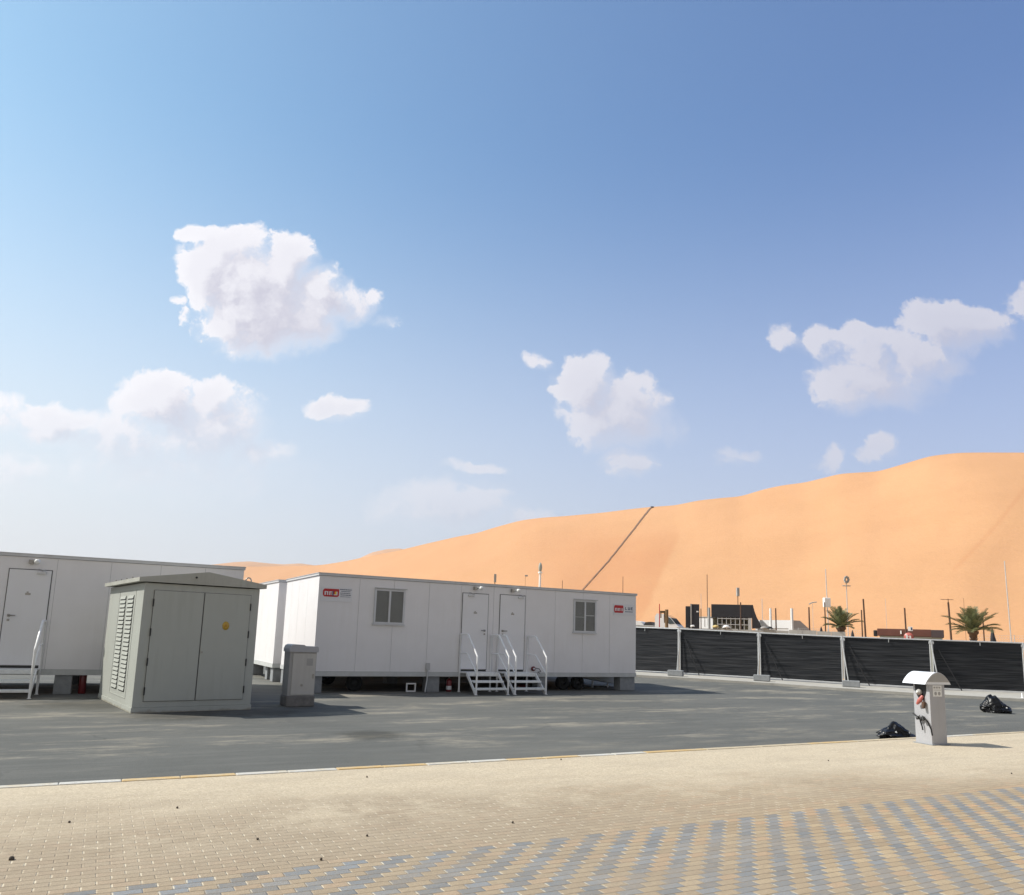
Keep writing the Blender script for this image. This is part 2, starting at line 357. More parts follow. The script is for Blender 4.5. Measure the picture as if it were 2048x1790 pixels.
# ------------------------------------------------------------------ ground surfaces
def surf_nodes(name):
    m = bpy.data.materials.new(name); m.use_nodes = True; nt = m.node_tree
    return m, nt, nt.nodes, nt.links, nt.nodes['Principled BSDF']
class NB:
    def __init__(s, nt): s.N = nt.nodes; s.L = nt.links
    def val(s, inp, x):
        if isinstance(x, (int, float)): inp.default_value = x
        elif isinstance(x, tuple): inp.default_value = (*x, 1) if len(inp.default_value) == 4 else x
        else: s.L.new(x, inp)
    def m(s, op, a, b=None, c=None, clamp=False):
        n = s.N.new('ShaderNodeMath'); n.operation = op; n.use_clamp = clamp
        for i, x in enumerate((a, b, c)):
            if x is not None: s.val(n.inputs[i], x)
        return n.outputs[0]
    def mix(s, f, a, b, mode='MIX'):
        n = s.N.new('ShaderNodeMix'); n.data_type = 'RGBA'; n.blend_type = mode
        s.val(n.inputs[0], f); s.val(n.inputs[6], a); s.val(n.inputs[7], b); return n.outputs[2]
    def step(s, x, a, b, lo=0., hi=1.):
        n = s.N.new('ShaderNodeMapRange'); n.interpolation_type = 'SMOOTHSTEP'
        for i, q in enumerate((x, a, b, lo, hi)): s.val(n.inputs[i], q)
        return n.outputs[0]
    def noise(s, vec, scale, detail=5, rough=.6, col=False):
        n = s.N.new('ShaderNodeTexNoise'); s.L.new(vec, n.inputs['Vector'])
        n.inputs['Scale'].default_value = scale; n.inputs['Detail'].default_value = detail; n.inputs['Roughness'].default_value = rough
        return n.outputs['Color' if col else 'Fac']
    def map(s, vec, scale=(1, 1, 1), rot=(0, 0, 0), loc=(0, 0, 0)):
        n = s.N.new('ShaderNodeMapping'); s.L.new(vec, n.inputs[0]); n.inputs['Scale'].default_value = scale
        n.inputs['Rotation'].default_value = rot; n.inputs['Location'].default_value = loc; return n.outputs[0]
    def xyz(s, vec): n = s.N.new('ShaderNodeSeparateXYZ'); s.L.new(vec, n.inputs[0]); return n.outputs
    def comb(s, x, y, z=0.): 
        n = s.N.new('ShaderNodeCombineXYZ'); s.val(n.inputs[0], x); s.val(n.inputs[1], y); s.val(n.inputs[2], z); return n.outputs[0]
    def white(s, vec): n = s.N.new('ShaderNodeTexWhiteNoise'); s.L.new(vec, n.inputs[0]); return n.outputs
    def bump(s, h, dist, strength=1., nrm=None):
        n = s.N.new('ShaderNodeBump'); s.L.new(h, n.inputs['Height']); n.inputs['Distance'].default_value = dist; n.inputs['Strength'].default_value = strength
        if nrm is not None: s.L.new(nrm, n.inputs['Normal'])
        return n.outputs[0]

KA = radians(27.85); KP = Vector((-.05, 10.27, 0))   # kerb direction and a point on it
def pave_material():
    m, nt, N, Lk, b = surf_nodes('block_paving'); q = NB(nt)
    tc = N.new('ShaderNodeTexCoord'); P = tc.outputs['Object']     # local axes: x along the kerb, y away from the kerb towards the walker
    x, y, z = q.xyz(P)
    R = .0840; Lb = .168
    wob = q.noise(P, 6, 4)
    yy = q.m('ADD', y, q.m('MULTIPLY', q.m('SUBTRACT', wob, .5), .014))
    ry = q.m('DIVIDE', yy, R); row = q.m('FLOOR', ry); fy = q.m('SUBTRACT', ry, row)
    sx = q.m('DIVIDE', q.m('ADD', x, q.m('MULTIPLY', row, R)), Lb); bi = q.m('FLOOR', sx); fx = q.m('SUBTRACT', sx, bi)
    rnd = q.white(q.comb(bi, row))
    par = q.m('MODULO', q.m('ADD', bi, 2000.), 2.)
    grey_on = q.m('GREATER_THAN', par, .5)
    # grey stripes lie in a band between y=3.62 and y=5.9 (border courses beyond)
    band = q.m('MULTIPLY', q.m('GREATER_THAN', row, 42.5), q.m('LESS_THAN', row, BAND_END))
    swap = q.m('GREATER_THAN', rnd[0], .996)
    gf = q.m('MULTIPLY', q.m('MULTIPLY', grey_on, band), q.m('SUBTRACT', 1., swap))
    tan = q.mix(rnd[0], (.37, .262, .152), (.53, .395, .235))
    warm = q.mix(q.m('GREATER_THAN', q.white(q.comb(row, bi, 3.))[0], .80), tan, (.52, .33, .185))
    brownish = q.mix(q.step(y, 3.3, 3.9), q.mix(.55, warm, (.40, .325, .235)), warm)
    # left part of the paving is a duller, browner brick
    lx = q.step(x, -2.2, 1.8)
    tanc = q.mix(lx, q.mix(.6, brownish, (.37, .305, .225)), brownish)
    gr = q.mix(rnd[0], (.165, .19, .212), (.245, .272, .298))
    col = q.mix(gf, tanc, gr)
    # joints
    jl = q.m('MINIMUM', fy, q.m('SUBTRACT', 1., fy))                    # distance to the long joint in rows
    jx = q.m('MULTIPLY', q.m('MINIMUM', fx, q.m('SUBTRACT', 1., fx)), 2.)  # to the cross joint, same unit
    long_j = q.step(jl, .02, .075, 1., 0.); cross = q.step(jx, .02, .085, 1., 0.)
    jn = q.noise(P, 5.5, 4)
    col = q.mix(q.m('MULTIPLY', long_j, q.step(jn, .35, .65, .4, .95)), col, (.15, .115, .075))
    chip = q.noise(P, 30, 3)
    tick = q.m('MULTIPLY', q.step(jx, .05, .13, 1., 0.), q.m('MULTIPLY', q.step(jl, .10, .2), q.step(chip, .38, .52)))
    tick = q.m('MULTIPLY', tick, q.step(q.noise(P, .9, 3), .36, .52, .25, 1.))
    tick = q.m('MULTIPLY', tick, q.step(q.white(q.comb(q.m('FLOOR', q.m('ADD', sx, .5)), row, 7.))[0], .12, .5, .12, 1.))
    tick = q.m('MULTIPLY', tick, q.step(x, 1.5, 5.5, 1., .25))
    col = q.mix(q.m('MULTIPLY', tick, .88), col, (.76, .68, .52))
    # grime and speckle in the brick face
    col = q.mix(q.m('MULTIPLY', q.step(q.noise(P, 95, 5, .8), .38, .62), .50), col, (.27, .22, .165))
    col = q.mix(q.step(q.noise(q.map(P, (.6, 1.6, 1)), .9, 8, .75), .42, .68, 0., .5), col, (.33, .265, .19))
    col = q.mix(q.m('MULTIPLY', q.step(q.white(q.comb(row, bi, 9.))[0], .0, 1., 0., .22), 1.), col, (.28, .215, .145))
    # wind-blown sand: thick along the kerb, thinning towards the walker
    e = q.m('MULTIPLY_ADD', q.noise(q.map(P, (.35, 1.0, 1)), 1.3, 8, .68), 3.4, -1.7)
    edge = q.step(x, -3.0, 7.5, 1.55, 2.9)
    sandf = q.step(q.m('SUBTRACT', q.m('ADD', y, e), edge), -1.0, 1.2, .96, 0.)
    thin = q.step(q.noise(P, 1.5, 9, .74), .40, .66, 0., .80)
    thin = q.m('MULTIPLY', thin, q.step(y, 1.8, 3.7, 1., .03))
    sandf = q.m('MAXIMUM', sandf, thin)
    sandf = q.m('MULTIPLY', sandf, q.step(q.noise(P, 14, 6, .75), .18, .46, .62, 1.))
    sn = q.step(q.noise(P, 46, 8, .82), .34, .66)
    sand = q.mix(sn, (.40, .330, .230), (.655, .56, .42))
    sand = q.mix(q.step(q.noise(q.map(P, (.5, 2.2, 1)), 1.7, 8, .7), .4, .7, 0., .5), sand, (.40, .335, .25))
    col = q.mix(sandf, col, sand)
    peb = q.white(q.map(P, (1, 1, 1)))
    vor = N.new('ShaderNodeTexVoronoi'); vor.inputs['Scale'].default_value = 16; Lk.new(P, vor.inputs['Vector'])
    pd = q.m('MULTIPLY', q.step(vor.outputs['Distance'], .05, .12, 1., 0.), q.m('GREATER_THAN', q.xyz(vor.outputs['Color'])[0], .72))
    col = q.mix(q.m('MULTIPLY', pd, .55), col, (.22, .17, .12))
    Lk.new(col, b.inputs['Base Color']); b.inputs['Roughness'].default_value = .9; b.inputs['Specular IOR Level'].default_value = .25
    hgt = q.m('SUBTRACT', 0., q.m('MULTIPLY', q.m('MAXIMUM', long_j, cross), q.m('SUBTRACT', 1., sandf)))
    bn = q.bump(hgt, .004, .9)
    tilt = q.m('MULTIPLY', rnd[0], .5)
    bn = q.bump(q.noise(P, 90, 5, .7), .006, .55, bn)
    bn = q.bump(q.noise(q.map(P, (.7, 1.6, 1)), 7, 6, .7), .03, .5, bn)
    Lk.new(bn, b.inputs['Normal'])
    return m
BAND_END = 73.5
def asphalt_material():
    m, nt, N, Lk, b = surf_nodes('asphalt'); q = NB(nt)
    tc = N.new('ShaderNodeTexCoord'); P = q.map(tc.outputs['Object'], rot=(0, 0, -KA))
    fine = q.noise(P, 150, 4, .75)
    col = q.mix(q.step(fine, .3, .7), (.066, .067, .061), (.122, .123, .113))
    agg = q.noise(P, 42, 4, .8); col = q.mix(q.step(agg, .45, .7, 0., .5), col, (.148, .15, .14))
    st = q.noise(q.map(P, (.22, 1.5, 1)), 2.0, 10, .78)
    col = q.mix(q.step(st, .40, .68, 0., .42), col, (.165, .162, .148))
    st2 = q.noise(q.map(P, (.10, 2.2, 1), loc=(4, 2, 0)), 3.2, 7, .7)
    col = q.mix(q.step(st2, .55, .75, 0., .38), col, (.060, .061, .062))
    big = q.noise(P, .22, 5, .6)
    col = q.mix(q.step(big, .40, .70, 0., .4), col, (.165, .160, .142))
    dm = q.noise(q.map(P, (.34, 1.1, 1), loc=(1.7, .4, 0)), .62, 10, .78)
    zone = q.xyz(P)[1]     # across the road
    near = q.m('MULTIPLY', q.step(zone, 9.6, 11.6), q.step(zone, 22, 30, 1., .45))
    dust = q.m('MULTIPLY', q.step(dm, .50, .64), near)
    col = q.mix(q.m('MULTIPLY', dust, .60), col, (.35, .31, .24))
    dm2 = q.noise(q.map(P, (.30, 1.7, 1), loc=(9, 5, 0)), 1.4, 10, .78)
    col = q.mix(q.m('MULTIPLY', q.step(dm2, .60, .70), q.m('MULTIPLY', near, .55)), col, (.36, .33, .27))
    vor = N.new('ShaderNodeTexVoronoi'); vor.feature = 'DISTANCE_TO_EDGE'; vor.inputs['Scale'].default_value = .42
    wv = q.noise(P, 2.5, 5, .7, col=True)
    va = N.new('ShaderNodeVectorMath'); va.operation = 'MULTIPLY_ADD'; Lk.new(wv, va.inputs[0]); va.inputs[1].default_value = (.6, .6, 0); Lk.new(P, va.inputs[2])
    Lk.new(va.outputs[0], vor.inputs['Vector'])
    crack = q.m('MULTIPLY', q.step(vor.outputs['Distance'], 0.004, .014, 1., 0.), q.step(q.noise(P, .35, 2), .5, .62))
    col = q.mix(q.m('MULTIPLY', crack, .22), col, (.03, .03, .03))
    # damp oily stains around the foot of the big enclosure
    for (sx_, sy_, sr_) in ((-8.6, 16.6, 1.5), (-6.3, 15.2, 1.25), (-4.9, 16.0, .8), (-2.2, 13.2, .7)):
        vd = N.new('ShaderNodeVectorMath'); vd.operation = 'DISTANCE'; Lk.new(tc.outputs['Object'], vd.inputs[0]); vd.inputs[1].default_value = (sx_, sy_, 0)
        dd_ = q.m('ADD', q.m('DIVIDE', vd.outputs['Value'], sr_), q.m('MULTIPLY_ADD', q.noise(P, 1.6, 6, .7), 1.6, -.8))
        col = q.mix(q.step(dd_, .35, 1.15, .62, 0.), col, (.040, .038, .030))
    Lk.new(col, b.inputs['Base Color'])
    b.inputs['Specular IOR Level'].default_value = .35
    Lk.new(q.step(fine, .2, .8, .98, .82), b.inputs['Roughness'])
    bn = q.bump(fine, .006, .7); bn = q.bump(q.noise(P, 3, 5), .03, .35, bn); Lk.new(bn, b.inputs['Normal'])
    return m
def sandmat(name, c1, c2, tint=False):
    m, nt, N, Lk, b = surf_nodes(name); q = NB(nt)
    tc = N.new('ShaderNodeTexCoord'); P = tc.outputs['Object']
    col = q.mix(q.step(q.noise(P, .012, 6, .6), .35, .65), c1, c2)
    if tint:
        at = N.new('ShaderNodeVertexColor'); at.layer_name = 'sand_and_light'
        col = q.mix(q.xyz(at.outputs[0])[0], col, (.54, .255, .118))
        stx = q.noise(q.map(P, (.02, .02, .006)), 1.0, 8, .72)
        col = q.mix(q.step(stx, .42, .7, 0., .22), col, (.60, .35, .165))
        col = q.mix(q.step(q.noise(q.map(P, (.05, .05, .02), loc=(3, 1, 0)), 1.2, 9, .75), .5, .72, 0., .16), col, (.56, .31, .145))
    col = q.mix(q.step(q.noise(P, .8, 6, .7), .3, .7, 0., .22), col, tuple(c * .72 for c in c1))
    Lk.new(col, b.inputs['Base Color']); b.inputs['Roughness'].default_value = .95; b.inputs['Specular IOR Level'].default_value = .1
    bn = q.bump(q.noise(q.map(P, (.12, .12, .12)), 1, 9, .75), 3., .30); bn = q.bump(q.noise(P, 1.3, 5, .7), .25, .35, bn); Lk.new(bn, b.inputs['Normal'])
    return m

# desert ground, one sheet to the horizon
mb = MB()
rad = [0, 12, 30, 60, 120, 300, 900, 2500, 6000]; n = 48
vs = [(0, 0, -.08)]; fs = []
for r in rad[1:]:
    for j in range(n): vs.append((r * sin(2 * pi * j / n), r * cos(2 * pi * j / n), -.08))
for j in range(n): fs.append((0, 1 + j, 1 + (j + 1) % n))
for i in range(len(rad) - 2):
    for j in range(n): fs.append((1 + i * n + j, 1 + (i + 1) * n + j, 1 + (i + 1) * n + (j + 1) % n, 1 + i * n + (j + 1) % n))
mb.add(vs, fs); struct(mb.build('ground', sandmat('desert_sand', (.50, .34, .20), (.56, .40, .25))))

# asphalt yard (gently rising towards the fence)
kd = Vector((cos(KA), sin(KA), 0)); kn = Vector((-sin(KA), cos(KA), 0))
EDGE = [(-30, 50), (-8, 39.2), (0, 35.9), (5.54, 33.25), (7.49, 32.31), (10.65, 30.9), (12.6, 29.7), (14.96, 28.46), (18.13, 27.1), (26, 23.6), (46, 14.5)]
def edge_y(x):
    for (a, b_), (c, d) in zip(EDGE, EDGE[1:]):
        if a <= x <= c: return b_ + (d - b_) * (x - a) / (c - a)
    return EDGE[-1][1] if x > 0 else EDGE[0][1]
mb = MB(); nx, ny = 90, 50; vs = []; fs = []
for i in range(nx + 1):
    x = -30 + 70 * i / nx
    yk = KP.y + (x - KP.x) * math.tan(KA)
    for j in range(ny + 1):
        y1 = max(edge_y(x) - .01, yk + .2)
        y = yk + (y1 - yk) * j / ny
        vs.append((x, y, gz(x, y)))
for i in range(nx):
    for j in range(ny): a = i * (ny + 1) + j; fs.append((a, a + ny + 1, a + ny + 2, a + 1))
mb.add(vs, fs, 0, True); road = struct(mb.build('asphalt_road', asphalt_material()))

# block paving on the near side
pm = pave_material()
mb = MB(); vs = []; fs = []
mb.add([(-40, .122, .12), (60, .122, .12), (60, 40, .12), (-40, 40, .12)], [(0, 3, 2, 1)])
pv = mb.build('pavement', pm, fix=False)
# local frame: x along kerb, y towards the walker (right-handed -> flip with a half turn)
pv.matrix_world = Matrix(((kd.x, -kn.x, 0, KP.x), (kd.y, -kn.y, 0, KP.y), (0, 0, -1, .24), (0, 0, 0, 1)))
struct(pv)

# kerb: painted stones, alternately white and yellow
def kerbmat(name, c):
    m, nt, N, Lk, b = surf_nodes(name); q = NB(nt); tc = N.new('ShaderNodeTexCoord'); P = tc.outputs['Object']
    col = q.mix(q.step(q.noise(P, 30, 6, .75), .3, .7), c, tuple(k * .82 for k in c))
    col = q.mix(q.step(q.noise(q.map(P, (1, 2.5, 1)), 2.6, 9, .78), .44, .62, .12, .85), col, (.50, .42, .29))
    col = q.mix(q.step(q.noise(P, 8, 7, .8), .56, .66, 0., .7), col, (.33, .31, .28))
    Lk.new(col, b.inputs['Base Color']); b.inputs['Roughness'].default_value = .9
    Lk.new(q.bump(q.noise(P, 40, 6, .8), .006, .8), b.inputs['Normal']); return m
kw = kerbmat('kerb_white', (.58, .575, .55)); ky = kerbmat('kerb_yellow', (.58, .38, .15))
kf = mat('kerb_worn', (.47, .39, .27), .85, 0, .15, 9, .5, 50)
mb = MB(); L0 = 1.1195; s0 = -.93 / cos(KA)
for i in range(-26, 34):
    a = s0 + i * L0; kind = 0 if i % 2 == 0 else 1
    if i > 3: kind = 2 if i % 3 else (0 if i % 2 else 1)
    for h in range(2):
        jit = random.uniform(-.004, .004)
        mb.box(a + h * L0 / 2 + .003, a + (h + 1) * L0 / 2 - .003, -.005 + jit, .118 + jit, -.06, .128 + jit * .6, kind, .012)
ke = mb.build('kerb', [kw, ky, kf]); ke.location = KP; ke.rotation_euler = (0, 0, KA + pi)
ke.matrix_world = Matrix(((kd.x, -kn.x, 0, KP.x), (kd.y, -kn.y, 0, KP.y), (0, 0, 1, 0), (0, 0, 0, 1))); struct(ke)
for p in ke.data.polygons: p.flip()

# concrete walkway under the fence
mb = MB(); top = []
vs = []; fs = []
for (x, y) in EDGE:
    z = gz(x, y) + .10
    nrm = Vector((.46, .888, 0))
    for d, zz in ((0, -.12), (0, -.004), (.012, 0), (6.4, .0), (6.4, -.3)):
        vs.append((x + nrm.x * d, y + nrm.y * d, z + zz))
for i in range(len(EDGE) - 1):
    for k in range(4): a = i * 5 + k; fs.append((a, a + 5, a + 6, a + 1))
mb.add(vs, fs); struct(mb.build('walkway', mat('walkway_concrete', (.40, .38, .34), .9, 0, .14, 2.2, .4, 30)))

# ------------------------------------------------------------------ dunes
RIDGE = [(-80, 2.5), (-60, 3.0), (-45, 3.4), (-30, 3.9), (-24, 4.02), (-21.57, 4.1), (-18.94, 4.25), (-16.88, 4.40), (-14.07, 4.62), (-12.3, 5.0), (-10.7, 5.44), (-8.34, 6.02), (-6.5, 6.57), (-4, 7.25), (-2.6, 7.55), (-1.45, 7.97), (.63, 8.61), (2.2, 8.86), (4.05, 9.03), (7, 9.35), (9.3, 9.66), (10.43, 9.78), (12.27, 9.9), (14, 10.25), (15.8, 10.42), (16.95, 10.48), (18.7, 10.98), (20, 11.22), (21.44, 11.34), (23.76, 11.84), (25, 11.86), (26.15, 11.84), (27.8, 12.25), (29.39, 12.65), (31, 12.72), (32.27, 12.62), (34.66, 12.37), (40, 11.6), (50, 10), (62, 7), (80, 4)]
def interp(T, x):
    if x <= T[0][0]: return T[0][1]
    for (a, b_), (c, d) in zip(T, T[1:]):
        if x <= c: t = (x - a) / (c - a); return b_ + (d - b_) * t
    return T[-1][1]
DR = [(-80, 1500), (-30, 1350), (-20, 1250), (-10, 900), (0, 760), (10, 680), (22, 640), (35, 600), (80, 640)]
DF = [(-80, 900), (-30, 800), (-20, 740), (-10, 470), (0, 350), (10, 290), (22, 270), (35, 250), (80, 300)]
def dune_pt(az, t):
    def sm(T, w): return sum(interp(T, az + w * k / 6) * exp(-(k / 3.2) ** 2) for k in range(-6, 7)) / sum(exp(-(k / 3.2) ** 2) for k in range(-6, 7))
    dr = sm(DR, 12); df = sm(DF, 12); tt_ = S((min(t, 1) - .45) / .55)
    el = sm(RIDGE, .9) * tt_ + sm(RIDGE, 9) * (1 - tt_)
    w = noise.noise(Vector((az * .11, 3.1, 0)))
    if t <= 1:
        d = df + (dr - df) * t
        ff = t ** 1.22 * (1 - .06 * sin(pi * t))
        h = dr * math.tan(radians(el)) * ff
        env = sin(pi * min(t, 1)) 
        d += env * 13 * noise.noise(Vector((az * .085 + t * .9, t * 1.1, 2))) + env * 3.5 * noise.noise(Vector((az * .3 - t * 1.7, t * 2.2, 7)))
        h += -2 * (1 - t) ** 6
    else:
        d = dr + (t - 1) * 400; h = dr * math.tan(radians(el)) * max(0, 1 - (t - 1) ** 1.6 * 1.2) - (t - 1) * 8
    a = radians(az)
    return Vector((d * sin(a), d * cos(a), H + h if t > .02 else h))
TB = [(2.5, 10.09), (5.12, 11.17), (7.71, 12.34), (9.92, 12.27)]
mb = MB(); vs = []; tint = []
azs = [-80 + i * 1.0 for i in range(50)] + [-30 + i * .14 for i in range(500)] + [40 + i for i in range(41)]
ts = [-.02] + [i / 64 for i in range(65)] + [1.03, 1.08, 1.15, 1.3, 1.6]
for az in azs:
    for t in ts:
        p = dune_pt(az, max(t, 0)); 
        if t < 0: p.z = -3
        vs.append(p)
        el = math.degrees(math.atan2(p.z - H, math.hypot(p.x, p.y)))
        bnd = interp([(0, 8.9)] + TB, el) + .25 * noise.noise(Vector((el * 1.3, 0, 0)))
        k = S((az + 3) / 11) * (1 - S((az - bnd) / .5)) * S((9.3 - el) / 3.2)
        k2 = .25 * S((3.2 - el) / 3.2) + .15 * S((az + 25) / 8) * (1 - S((az - 2) / 8))  # weaker light on the left flank put into the tint
        cr_ = interp([(5.2, 30.35), (5.37, 30.51), (7.93, 32.82), (10.1, 34.45), (11.5, 35.4)], el) if el > 5 else -99
        k3 = .55 * exp(-((az - cr_ - .1) / .14) ** 2)  # shade of a faint crease put into the tint in place of relief
        tint.append(max(k * .8, k2, k3))
nt_ = len(ts); fs = []
for i in range(len(azs) - 1):
    for j in range(nt_ - 1): a = i * nt_ + j; fs.append((a, a + nt_, a + nt_ + 1, a + 1))
mb.add(vs, fs, 0, True)
dune = mb.build('sand_dune', sandmat('dune_sand', (.575, .310, .152), (.615, .335, .168), True)); struct(dune)
vc = dune.data.color_attributes.new('sand_and_light', 'FLOAT_COLOR', 'POINT')
for i, k in enumerate(tint): vc.data[i].color = (k, k, k, 1)
# farther dunes seen over the low end of the big one
def far_dune(name, D, prof, thick):
    mb = MB(); vs = []; fs = []
    a0, a1 = prof[0][0], prof[-1][0]; n = 120
    for i in range(n + 1):
        az = a0 + (a1 - a0) * i / n; e = interp(prof, az); h = H + D * math.tan(radians(e)); a = radians(az)
        for j in range(13):
            t = j / 12 * 2 - 1          # -1 front foot, 0 crest, 1 back foot
            d = D + t * thick; hh = h * (1 - abs(t) ** 1.3) if t != 0 else h
            if t < 0: hh *= .97 if t > -.3 else 1
            vs.append((d * sin(a), d * cos(a), hh - (2 if abs(t) == 1 else 0)))
    for i in range(n):
        for j in range(12): q_ = i * 13 + j; fs.append((q_, q_ + 13, q_ + 14, q_ + 1))
    mb.add(vs, fs, 0, True); return struct(mb.build(name, dune.data.materials[0]))
far_dune('distant_dune', 2300, [(-34, 3.2), (-28, 3.7), (-24, 4.05), (-21.5, 4.22), (-20, 4.5), (-18.94, 4.62), (-17.5, 4.55), (-16.6, 4.55), (-15.5, 4.68), (-14.5, 4.6), (-13, 4.3), (-11.6, 5.1), (-10.4, 5.75), (-9.3, 6.05), (-8.3, 6.15), (-7.2, 5.9), (-5, 5.2)], 260)
# track climbing the dune, and a fainter one to the right
def solve(az, el):
    lo, hi = .02, 1.
    for _ in range(40):
        m_ = (lo + hi) / 2; p = dune_pt(az, m_)
        if math.degrees(math.atan2(p.z - H, math.hypot(p.x, p.y))) < el: lo = m_
        else: hi = m_
    return dune_pt(az, lo)
def track(name, pts, w, m_, lift=.5):
    P = []
    for (a, b_), (c, d) in zip(pts, pts[1:]):
        for k in range(14): P.append((a + (c - a) * k / 14, b_ + (d - b_) * k / 14))
    P.append(pts[-1]); vs = []; fs = []
    for i, (a, e) in enumerate(P):
        ww = w * solve(a, e).length / 600 * (1 + .35 * noise.noise(Vector((i * .7, 0, 0)))); jit = .35 * noise.noise(Vector((i * .45, 5, 0)))
        for s_ in (-1, 1):
            p = solve(a + math.degrees((s_ * ww / 2 + jit) / 600), e); p.z += lift; vs.append(p)
    n = len(P)
    for i in range(n - 1): fs.append((2 * i, 2 * i + 1, 2 * i + 3, 2 * i + 2))
    mb = MB(); mb.add(vs, fs)
    return struct(mb.build(name, m_))
track('dune_path', [(10.48, 9.70), (10.06, 9.18), (8.48, 7.12), (7.3, 5.61), (5.65, 3.71), (4.4, 2.2)], 1.05, mat('track_dark', (.19, .105, .06), .95, 0, .3, .3))
p = solve(10.6, 9.72); e = empty('hut', (p.x, p.y, p.z - .3), .2, 'tiny dark hut on the dune crest at the top of the track', 'hut')
MB().box(-1.1, 1.1, -.7, .7, 0, 1.2).build('wall', M['brown'], e); MB().box(-1.3, 1.3, -.9, .9, 1.2, 1.45).build('roof', M['darkclad'], e)

# ------------------------------------------------------------------ site cabins
def panels(mb, a0, a1, seams, z0, z1, face, depth, axis, sgn, mi=0):
    """thin wall panels between seams; face = coordinate of the outer face, sgn = outward sign"""
    xs = [a0] + sorted(s for s in seams if a0 < s < a1) + [a1]; g = .004
    for p, q_ in zip(xs, xs[1:]):
        lo, hi = sorted((face, face - sgn * depth))
        if axis == 'x': mb.box(p + g, q_ - g, lo, hi, z0, z1, mi)
        else: mb.box(lo, hi, p + g, q_ - g, z0, z1, mi)
def window(par, x0, x1, z0, z1, rail=False, hdr=True):
    w = MB(); t = .055
    w.box(x0, x1, -.045, .0, z1 - t, z1, 0, .004).box(x0, x1, -.045, .0, z0, z0 + t, 0, .004)
    w.box(x0, x0 + t, -.043, .0, z0 + t, z1 - t).box(x1 - t, x1, -.043, .0, z0 + t, z1 - t)
    xm = (x0 + x1) / 2; w.box(xm - .03, xm + .03, -.04, .0, z0 + t, z1 - t)
    o = w.build('window', M['trim'], par)
    MB().box(x0 - .03, x1 + .03, -.06, .0, z0 - .03, z0 - .002).build('sill', M['trim'], o)
    if hdr: MB().box(x0 + .0, x1 + .05, -.07, .0, z1 + .01, z1 + .035).build('drip_flashing', M['skirt'], o)
    for a, b_ in ((x0 + t, xm - .03), (xm + .03, x1 - t)):
        MB().box(a, b_, -.010, -.004, z0 + t, z1 - t).build('blind', M['blind'], o)
        g = MB().box(a, b_, -.026, -.022, z0 + t, z1 - t)
        g.build('pane', M['glassy'], o)
    if rail:
        MB().box(x0 + t, xm - .03, -.034, -.028, (z0 + z1) / 2 - .035, (z0 + z1) / 2 - .02, 0).box(xm + .03, x1 - t, -.034, -.028, (z0 + z1) / 2 + .02, (z0 + z1) / 2 + .045, 0).build('meeting_rail', M['skirt'], o)
def door(par, x0, x1, z0, z1, hinge_left=True, closer_at=None, mark=.45):
    d = MB().box(x0 - .02, x1 + .02, -.008, .0, z0 - .01, z1 + .02, 1).box(x0, x1, -.022, -.006, z0 + .01, z1, 0, .003).build('door', [M['door'], M['gasket']], par)
    hx = x1 - .10 if hinge_left else x0 + .10; sg = -1 if hinge_left else 1
    zh = z0 + (z1 - z0) * .515
    MB().box(hx - .03, hx + .03, -.032, -.018, zh - .03, zh + .03).tube([(hx, -.03, zh), (hx, -.075, zh), (hx + sg * .14, -.075, zh)], .013).build('handle', M['metal'], d)
    MB().box(hx - .025, hx + .025, -.034, -.018, zh - .13, zh - .085).build('lock', M['metal'], d)
    xm = (x0 + x1) / 2
    MB().box(xm - .055, xm + .055, -.027, -.02, z0 + (z1 - z0) * .735, z0 + (z1 - z0) * .755).box(xm - .03, xm + .01, -.027, -.02, z0 + (z1 - z0) * .757, z0 + (z1 - z0) * .77).build('number_plate', M['metal'], d)
    cxx = closer_at
    if cxx is not None:
        c = MB().box(cxx, cxx + .20, -.07, -.02, z1 - .09, z1 - .03, 0, .008).tube([(cxx + .1, -.06, z1 - .03), (cxx + .2, -.10, z1 - .005), (cxx + .02, -.05, z1 + .035)], .009)
        c.build('door_closer', M['galv'], d)
    MB().box(x0, x1, -.016, .0, z0 - .05, z0 - .012).build('threshold', M['black'], par)
def wall_lamp(par, x, z):
    l = MB().box(x - .09, x + .02, -.10, 0, z - .05, z + .05, 0, .008).tube([(x, -.08, z), (x + .07, -.16, z)], .02).build('wall_lamp', M['metal'], par)
    MB().lathe([(.0, -.06), (.04, -.055), (.062, -.03), (.066, 0), (.062, .035), (.04, .055), (0, .06)], (x + .10, -.19, z), 14).build('lens', M['lens'], l)
GL = {  # block glyphs on a 5 x 5 grid: list of (x0,x1,z0,z1)
 'n': [(0, 5, 4, 5), (0, 1.7, 0, 4), (3.3, 5, 0, 4)], 'i': [(1.5, 3.5, 0, 5)], 'J': [(2.6, 5, 1, 5), (0, 5, 0, 1.2)],
 'L': [(0, 1.2, 0, 5), (1.2, 4, 0, 1)], 'E': [(0, 1.2, 0, 5), (1.2, 4.4, 4, 5), (1.2, 3.6, 2, 3), (1.2, 4.4, 0, 1)],
 'U': [(0, 1.2, 0, 5), (3.2, 4.4, 0, 5), (1.2, 3.2, 0, 1)]}
def glyphs(mb, seq, x, z, s, y0, y1):
    for ch, mi in seq:
        for a, b_, c, d in GL[ch]: mb.box(x + a * s, x + b_ * s, y0, y1, z + c * s, z + d * s, mi)
        x += s * 6.4
